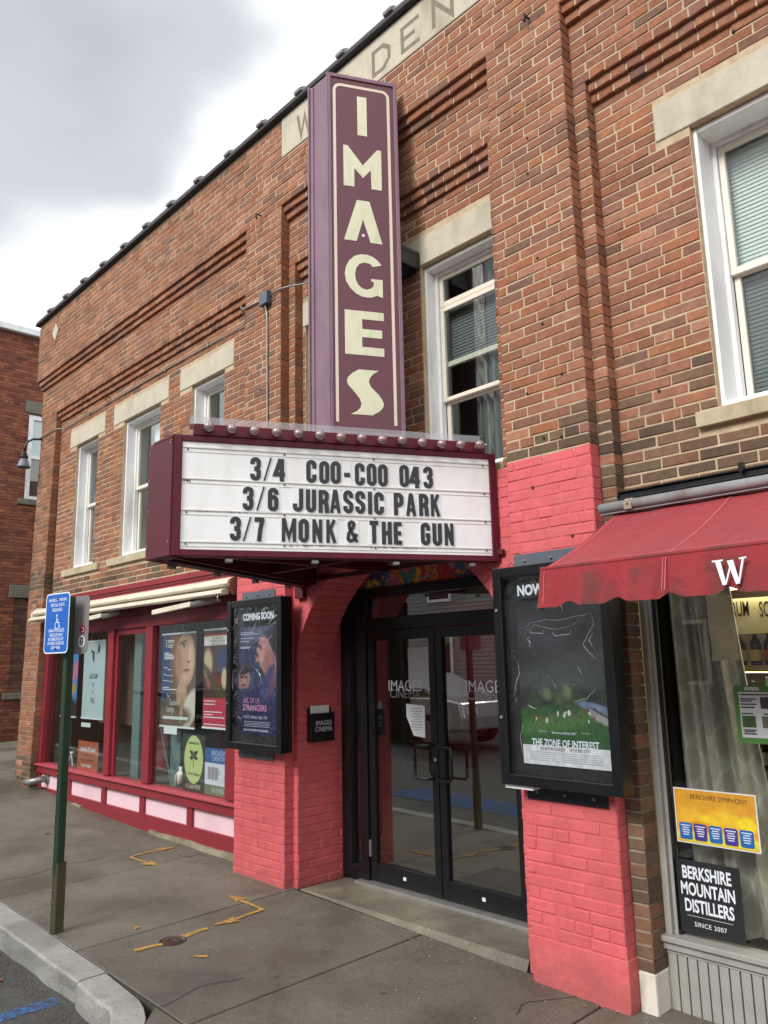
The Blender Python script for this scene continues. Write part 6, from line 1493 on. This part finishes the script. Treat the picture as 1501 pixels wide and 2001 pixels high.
for (cx, cz_, a, l_) in ((-7.035, .80, 145, .075), (-6.945, .80, 35, .075), (-7.03, .765, 190, .065), (-6.95, .765, -10, .065)):
    d = np.array([math.cos(R(a)), math.sin(R(a))]); n_ = np.array([-d[1], d[0]]); c_ = np.array([-6.99, (.785 if abs(a-90) < 60 else .775)])
    q.prism(F, [tuple(c_), tuple(c_+d*l_*.5+n_*.022), tuple(c_+d*l_*1.1+n_*.01), tuple(c_+d*l_*1.1-n_*.01), tuple(c_+d*l_*.5-n_*.018)], .0002, .0012)
q.strip(F, [(-6.99, .82), (-6.99, .68)], .006, .0002, .0016); q.prism(F, [(-6.99+.010*math.cos(t_), .822+.010*math.sin(t_)) for t_ in np.linspace(0, 6.28, 9)[:-1]], .0002, .002); q.build('dragonfly', 'black', o)
text('lettering', '413.664.9590', F, -6.99, .505, .062, 'gold', o, xs=.8, n=.002); text('lettering', 'Custom Cabinetry', F, -6.99, .62, .036, 'black', o, xs=.85, n=.002); text('lettering', 'Shadowbrook', F, -6.99, .905, .042, 'black', o, xs=.8, n=.002)
m7_ = printed('sign_blue_white_print', srgb(206, 212, 222), [(.30, .50, .20, .10, 0, .1, SK(186, 186, 196))], .03, 3, bands=[(.68, 1.01, srgb(44, 92, 156)), (-.01, .22, srgb(112, 122, 98))])
F = FY(.258); o = sheet('window_sign', F, -6.775, -6.22, .462, .880, 0, m7_, 'blue and white carpentry sign at the right end of the shop window', 'sign')
text('lettering', 'BROADWELL', F, -6.49, .835, .066, 'signwhite', o, xs=.86, bold=-.0008); text('lettering', 'CARPENTRY, INC', F, -6.485, .785, .058, 'signwhite', o, xs=.74, bold=-.0008)
text('lettering', '(413)458-24', F, -6.51, .508, .066, 'signwhite', o, xs=.85, bold=-.001)
for i, s_ in enumerate(('General', 'Contractor', '& Fine', 'Carpentry')): text('lettering', s_, F, -6.44, .715-.040*i, .036, paint('pale_blue_ink%s' % '', srgb(150, 166, 196), .6), o, xs=.9, align='LEFT')
q = MB()
for i, c_ in enumerate((0, 1, 2)): q.box(-6.72+.062*i, -6.668+.062*i, .2572, .2575, .60, .71)
q.build('logo_blocks', paint('logo_grey', srgb(150, 142, 150), .6), o)
q = MB(); F = frame((-7.90, .32, 1.27), (.40, 0, -.83)); q.obox(F, 0, .93, -.022, .022, -.01, .01); q.build('leaning_bar', 'teal', label='pale teal strip leaning inside the shop window beside the face poster', cat='strip')
t = empty('desk_lamp', (-7.38, .34, .45), 'small white desk lamp on the sill behind the shop glass', 'lamp')
q = MB(); q.tube([(-7.47, .34, .45), (-7.46, .34, .56), (-7.42, .34, .59), (-7.32, .34, .59), (-7.28, .34, .56), (-7.27, .34, .45)], .011, 8); q.build('frame', 'white', t, smooth=True)
q = MB(); q.lathe((-7.37, .34, .49), [(.035, 0), (.038, .08), (.03, .10)], 14); q.build('shade', 'cream', t, smooth=True)
q = MB(); q.box(-7.40, -7.34, .33, .35, .60, .65); q.build('knob', 'white', t, bevel=.004)
t = empty('folding_stand', (-10.0, .36, .44), 'small white wire display stands on the sill of the left shop pane', 'stand')
for x in (-10.15, -9.85):
    q = MB(); q.tube([(x-.08, .36, .45), (x, .36, .60), (x+.06, .36, .45)], .008, 6); q.tube([(x-.03, .36, .60), (x+.06, .36, .61)], .012, 6); q.build('wire_frame', 'white', t)

# ------------------------------------------------------------------ things in the right shop window
cm, tt, p = newmat('curtain_jacquard'); v = coords(tt, (1, 1, 1)); 
sx = tt.nodes.new('ShaderNodeSeparateXYZ'); tt.links.new(v, sx.inputs[0])
def mth(op, a, b=None):
    m_ = tt.nodes.new('ShaderNodeMath'); m_.operation = op
    for i, z in enumerate((a, b)):
        if z is None: continue
        if hasattr(z, 'links'): tt.links.new(z, m_.inputs[i])
        else: m_.inputs[i].default_value = z
    return m_.outputs[0]
ux = mth('MULTIPLY', sx.outputs[0], 58); uz = mth('MULTIPLY', sx.outputs[2], 27)
og = mth('ADD', mth('COSINE', ux), mth('COSINE', uz)); ring = mth('ABSOLUTE', og)
c = mixc(tt, ramp(tt, ring, [(.05, GREY(.7)), (.5, GREY(0))]), srgb(158, 150, 138), srgb(184, 180, 172))
tt.links.new(c, p.inputs['Base Color']); p.inputs['Roughness'].default_value = .5; p.inputs['Sheen Weight'].default_value = .3
q = MB(); nx, nz = 90, 24
for j in range(nz+1):
    z = .255+(2.24-.255)*j/nz; f_ = j/nz
    xr = -1.80+.165*(1-f_)**1.3
    for i in range(nx+1):
        s_ = i/nx; x = -2.155+(xr+2.155)*s_; y = .395+.042*math.sin(s_*21+.7*math.sin(f_*3))+.016*math.sin(s_*53+f_)+.05*s_*(1-f_)
        q.v.append((x, y, z))
for j in range(nz):
    for i in range(nx): a = j*(nx+1)+i; q.f.append((a, a+1, a+nx+2, a+nx+1)); q.mi.append(0)
q.build('curtain', cm, smooth=True, label='taupe patterned curtain gathered at the left of the right shop window', cat='curtain')
F = FY(.249)
o = sheet('window_sign', F, -2.165, -1.805, .275, .617, .003, paint('charcoal_sign', srgb(38, 40, 44), .35, .05, 4), 'charcoal sign of a mountain distillery low in the right shop window', 'sign')
for body, z in (('BERKSHIRE', .555), ('MOUNTAIN', .478), ('DISTILLERS', .400)): text('lettering', body, F, -1.975, z, .083, 'signwhite', o, xs=.62, bold=.0022, n=.0038)
text('lettering', 'SINCE 2007', F, -1.975, .318, .030, 'signwhite', o, xs=1.0, n=.0038, sp=1.1)
q = MB(); q.box(-2.09, -1.86, .2448, .2452, .3545, .3560); q.build('rule_line', 'paper', o)
m8_ = printed('poster_yellow_print', srgb(214, 154, 46), [(.18, .45, .2, .2, 0, .6, SK(226, 176, 50)), (.42, .42, .12, .14, 0, .4, SK(228, 196, 40)), (.65, .5, .16, .2, 30, .5, SK(226, 186, 50)), (.88, .45, .12, .14, 0, .4, SK(232, 206, 40)), (.5, .12, .7, .12, 0, .4, SK(214, 206, 50)), (.3, .3, .2, .1, 0, .5, SK(196, 130, 30))], .18, 9)
o = sheet('window_sign', F, -2.108, -1.690, .700, .965, .0055, 'paper', 'yellow orchestra poster with five blue boxes in the right shop window', 'poster')
quad_uv('poster_print', F, -2.102, -1.696, .706, .959, .0072, m8_, o)
text('lettering', 'BERKSHIRE SYMPHONY', F, -1.875, .926, .0345, paint('dark_olive_ink', srgb(70, 52, 30), .6), o, xs=.80, bold=.0, n=.0082)
for i in range(5):
    a = -2.090+i*.0765; q = MB(); Fi = frame((a+.034, .249, .758), (1, 0, 0), (0, 0, 1), (0, -1, 0)); q.prism(Fi, rrect(.066, .080, .010, 3), .0070, .0085)
    bx2 = q.build('date_box', paint('box_ink%d' % (i % 2) if False else 'box_ink', srgb(*((30, 96, 170), (66, 50, 140))[i % 2]), .5), o)
    q = MB()
    for k, w_ in enumerate((.050, .034, .040, .036, .030)): q.box(a+.034-w_/2, a+.034+w_/2, .2403, .2405, .783-.011*k, .787-.011*k)
    q.build('small_print', 'signwhite', o)
o = sheet('window_notice', F, -1.745, -1.40, 1.205, 1.478, .0035, paint('green_border', srgb(86, 142, 74), .6, .05, 3), 'green bordered newsletter taped to the right shop window', 'notice')
q = MB(); q.box(-1.722, -1.42, .2440, .2443, 1.232, 1.448); q.build('white_field', 'paper', o)
q = MB()
for z, x0, x1 in ((1.436, -1.715, -1.58), (1.415, -1.715, -1.64), (1.405, -1.715, -1.66), (1.39, -1.715, -1.64), (1.375, -1.715, -1.65), (1.345, -1.715, -1.66), (1.345, -1.61, -1.55), (1.268, -1.715, -1.65), (1.26, -1.71, -1.66), (1.25, -1.715, -1.65)): q.box(x0, x1, .2432, .2436, z-.003, z+.003)
q.build('small_print', 'black', o)
for (x0, x1, z0, z1, c_) in ((-1.715, -1.65, 1.28, 1.335, (70, 104, 56)), (-1.62, -1.55, 1.37, 1.425, (76, 76, 78)), (-1.62, -1.55, 1.28, 1.335, (116, 116, 112)), (-1.69, -1.62, 1.456, 1.472, (226, 226, 226))):
    q = MB(); q.box(x0, x1, .2428, .2432, z0, z1); q.build('picture', paint('picture_ink', srgb(*c_), .6, .5, 60), o)
# lit shelves with bottles
t = empty('shelf_unit', (-1.3, 1.2, 0), 'lit shelf unit with a printed header board inside the right shop', 'shelves')
SY = .95
q = MB(); q.box(-2.3, .6, SY+.28, SY+.32, 0, 2.3); q.build('back', paint('shelf_back_dark', srgb(70, 54, 38), .8), t)
FH = FY(SY-.03)
q = MB(); q.box(-2.3, .6, SY-.028, SY-.005, 1.745, 1.95); q.build('header_board', 'gold', t)
text('lettering', 'RUM', FH, -2.005, 1.885, .125, 'black', t, xs=.40, bold=.001, align='LEFT', n=.0015)
text('lettering', 'SC', FH, -1.845, 1.875, .125, 'black', t, xs=.40, bold=.001, align='LEFT', n=.0015)
q = MB(); q.box(-1.875, -1.868, SY-.0315, SY-.0305, 1.885, 1.892); q.build('dot', 'black', t)
for z in (1.56, 1.27, .98, .70, .42):
    q = MB(); q.box(-2.3, .6, SY-.02, SY+.28, z-.012, z); q.box(-2.3, .6, SY-.028, SY-.02, z-.03, z+.006); q.build('shelf', 'shelf', t)
for z in (2.00, 1.53, .95):
    q = MB(); q.box(-2.2, .5, SY+.02, SY+.04, z-.006, z+.006) if z < 2 else q.box(-2.2, .5, SY-.10, SY-.06, z, z+.02); q.build('light_strip', 'tube', t)
lamp_light('shelf_glow', (-1.2, SY-.10, 2.17), 9, 1.8, t, sy=.08)
lamp_light('shelf_glow', (-1.2, SY-.02, 1.52), 3, 1.6, t, sy=.04)
bm = [paint('bottle_glass_dark', srgb(26, 30, 22), .12, .1, 5, coat=.3), paint('bottle_glass_amber', srgb(90, 48, 18), .15, .1, 5, coat=.3), paint('bottle_glass_green', srgb(36, 62, 40), .15, .1, 5, coat=.3)]
lb_m = [paint('label_cream', srgb(206, 190, 130), .6), paint('label_white', srgb(206, 206, 200), .6), paint('label_orange', srgb(176, 86, 40), .6)]
protos = []
rb = random.Random(5); cnt = 0
for z in (1.56, 1.27, .98, .70, .42):
    x = -2.12
    while x < -1.45:
        r_ = rb.choice((.032, .036, .040)); h = rb.uniform(.20, .235); kind = rb.randrange(3)
        key = (r_, kind)
        q = MB(); q.lathe((x, SY+.06, z+.001), [(r_*.95, 0), (r_, .006), (r_, h*.55), (r_*.8, h*.66), (r_*.36, h*.76), (r_*.34, h*.96), (r_*.4, h*.97), (r_*.4, h), (.002, h+.001)], 12)
        b_o = q.build('bottle', bm[kind], smooth=True, origin=(x, SY+.06, z+.001), label='%s bottle with a small label on the %s of the lit shop shelves' % (('dark', 'amber', 'green')[kind], {1.56: 'top shelf', 1.27: 'second shelf', .98: 'third shelf', .70: 'fourth shelf', .42: 'bottom shelf'}[z]), cat='bottle', group='%s bottles on shelf at height %d cm' % (('dark', 'amber', 'green')[kind], z*100))
        q = MB(); q.lathe((x, SY+.06, z+.03), [(r_+.001, 0), (r_+.001, h*.3)], 12); q.build('label', lb_m[rb.randrange(3)], b_o)
        x += r_*2+rb.uniform(.008, .02)
q = MB(); vs = []; 
for j in range(9):
    z = 1.60+.33*j/8
    for i in range(3): vs.append((-1.845+.06*i+.012*(1-j/8)*i, .262+.012*math.sin(i*2+j)*(1-j/8), z))
q.add(vs, [(3*j+i, 3*j+i+1, 3*j+i+4, 3*j+i+3) for j in range(8) for i in range(2)]); q.build('paper_sheet', 'gold', smooth=True, label='pale yellow paper hanging beside the curtain at the top of the right window', cat='paper')

# ------------------------------------------------------------------ across the street (seen in the glass)
t = empty('clapboard_house', (-13, -16, 0), 'grey clapboard house across the street, mirrored in the door glass', 'house')
FH2 = lambda u, w_, n=0: (-u, -15.0+n, w_)
q = MB(); q.box(-30, -2, -21, -15.02, -.5, 6.8); q.add([(-30.4, -14.7, 6.7), (-1.6, -14.7, 6.7), (-1.6, -18, 9.6), (-30.4, -18, 9.6), (-30.4, -21.3, 6.7), (-1.6, -21.3, 6.7)], [(0, 1, 2, 3), (3, 2, 5, 4), (0, 3, 4), (1, 5, 2)]); q.build('wall', 'clap', t)
q = MB()
for i in range(46): z = i*.135; q.add([(-30, -15.0, z), (-2, -15.0, z), (-2, -15.02, z+.13), (-30, -15.02, z+.13)], [(3, 2, 1, 0)])
q.build('clapboard', 'clap', t, kind='stuff')
for x in range(-28, -3, 3):
    for z in (.9, 3.6):
        q = MB(); q.box(x, x+1.1, -15.0, -14.95, z, z+1.6); w = q.build('window', 'white', t)
        q = MB(); q.box(x+.1, x+1.0, -14.95, -14.945, z+.1, z+1.5); q.build('pane', 'blackmatte', w)
t = empty('brick_house', (8, -16, 0), 'brick shop block across the street to the right of the clapboard house', 'building')
q = MB(); q.box(-1, 25, -22, -14.8, -.8, 7.5); q.build('wall', paint('far_brick', srgb(122, 78, 62), .9, .2, 9), t)
for x in range(0, 24, 3):
    for z in (.8, 4.2):
        q = MB(); q.box(x, x+1.4, -14.8, -14.75, z, z+1.9); w = q.build('window', 'white', t); q = MB(); q.box(x+.1, x+1.3, -14.75, -14.745, z+.1, z+1.8); q.build('pane', 'blackmatte', w)
q = MB(); gq(q, -60, 40, -15, -12.4, .0); q.build('far_pavement', 'walk', kind='structure')
def car(x, y, mat, label):
    g = GX(x, y)-.12; c = empty('parked_car', (x, y, g), label, 'car', 'cars parked across the street')
    F = lambda u, w_, n=0: (x+u, y+n, g+w_)
    body = [(-2.3, .35), (-2.32, .62), (-2.2, .82), (-1.3, .93), (-.2, .98), (1.7, .97), (2.25, .88), (2.33, .6), (2.3, .35), (1.85, .28), (1.7, .55), (1.4, .66), (1.1, .55), (.97, .28), (-.97, .28), (-1.1, .55), (-1.4, .66), (-1.7, .55), (-1.85, .28)]
    # build the side outline as triangulable strips: lower body slabs
    q = MB(); q.prism(F, [(-2.3, .35), (-2.32, .62), (-2.2, .82), (-1.3, .93), (-.2, .98), (1.7, .97), (2.25, .88), (2.33, .6), (2.3, .35), (.95, .28), (-.95, .28)], -.86, .86)
    q.build('body', mat, c, bevel=.06, seg=3)
    q = MB(); P = [(-1.15, .93), (-.35, 1.40), (.75, 1.43), (1.75, .96)]
    q.add([F(a, b, s_*(.82 if b < 1.2 else .62)) for s_ in (-1, 1) for a, b in P], [(3, 2, 1, 0), (4, 5, 6, 7), (0, 1, 5, 4), (1, 2, 6, 5), (2, 3, 7, 6)]); cabn = q.build('cabin', mat, c, bevel=.04, seg=2)
    q = MB(); P = [(-.95, .97), (-.32, 1.34), (.70, 1.37), (1.45, 1.0)]
    q.add([F(a, b, .83 if b < 1.2 else .655) for a, b in P], [(0, 1, 2, 3)]); q.build('side_window', 'blackmetal', cabn)
    for wx in (-1.4, 1.4):
        for s_ in (-.80, .80):
            q = MB(); q.tube([F(wx, .32, s_-.1), F(wx, .32, s_+.1)], .33, 20); wh_ = q.build('wheel', 'rubber', c); q = MB(); q.tube([F(wx, .32, s_+.101), F(wx, .32, s_+.115)], .21, 14); q.build('rim', 'steel', wh_)
    for zz in ((2.30, .72), (-2.30, .70)):
        for s_ in (-.6, .6):
            q = MB(); q.box(*(sorted((x+zz[0], x+zz[0]+(.03 if zz[0] > 0 else -.03)))), y+s_-.15, y+s_+.15, g+zz[1]-.06, g+zz[1]+.06); q.build('headlight' if zz[0] > 0 else 'tail_light', 'paper' if zz[0] > 0 else 'stickred', c)
car(-12.6, -7.6, 'carpaint', 'silver saloon car parked across the street, mirrored in the left door')
car(-18.4, -7.7, paint('dark_car_paint', srgb(40, 44, 54), .25, .05, 3, metal=.3, coat=.6), 'dark saloon car parked behind the silver one')
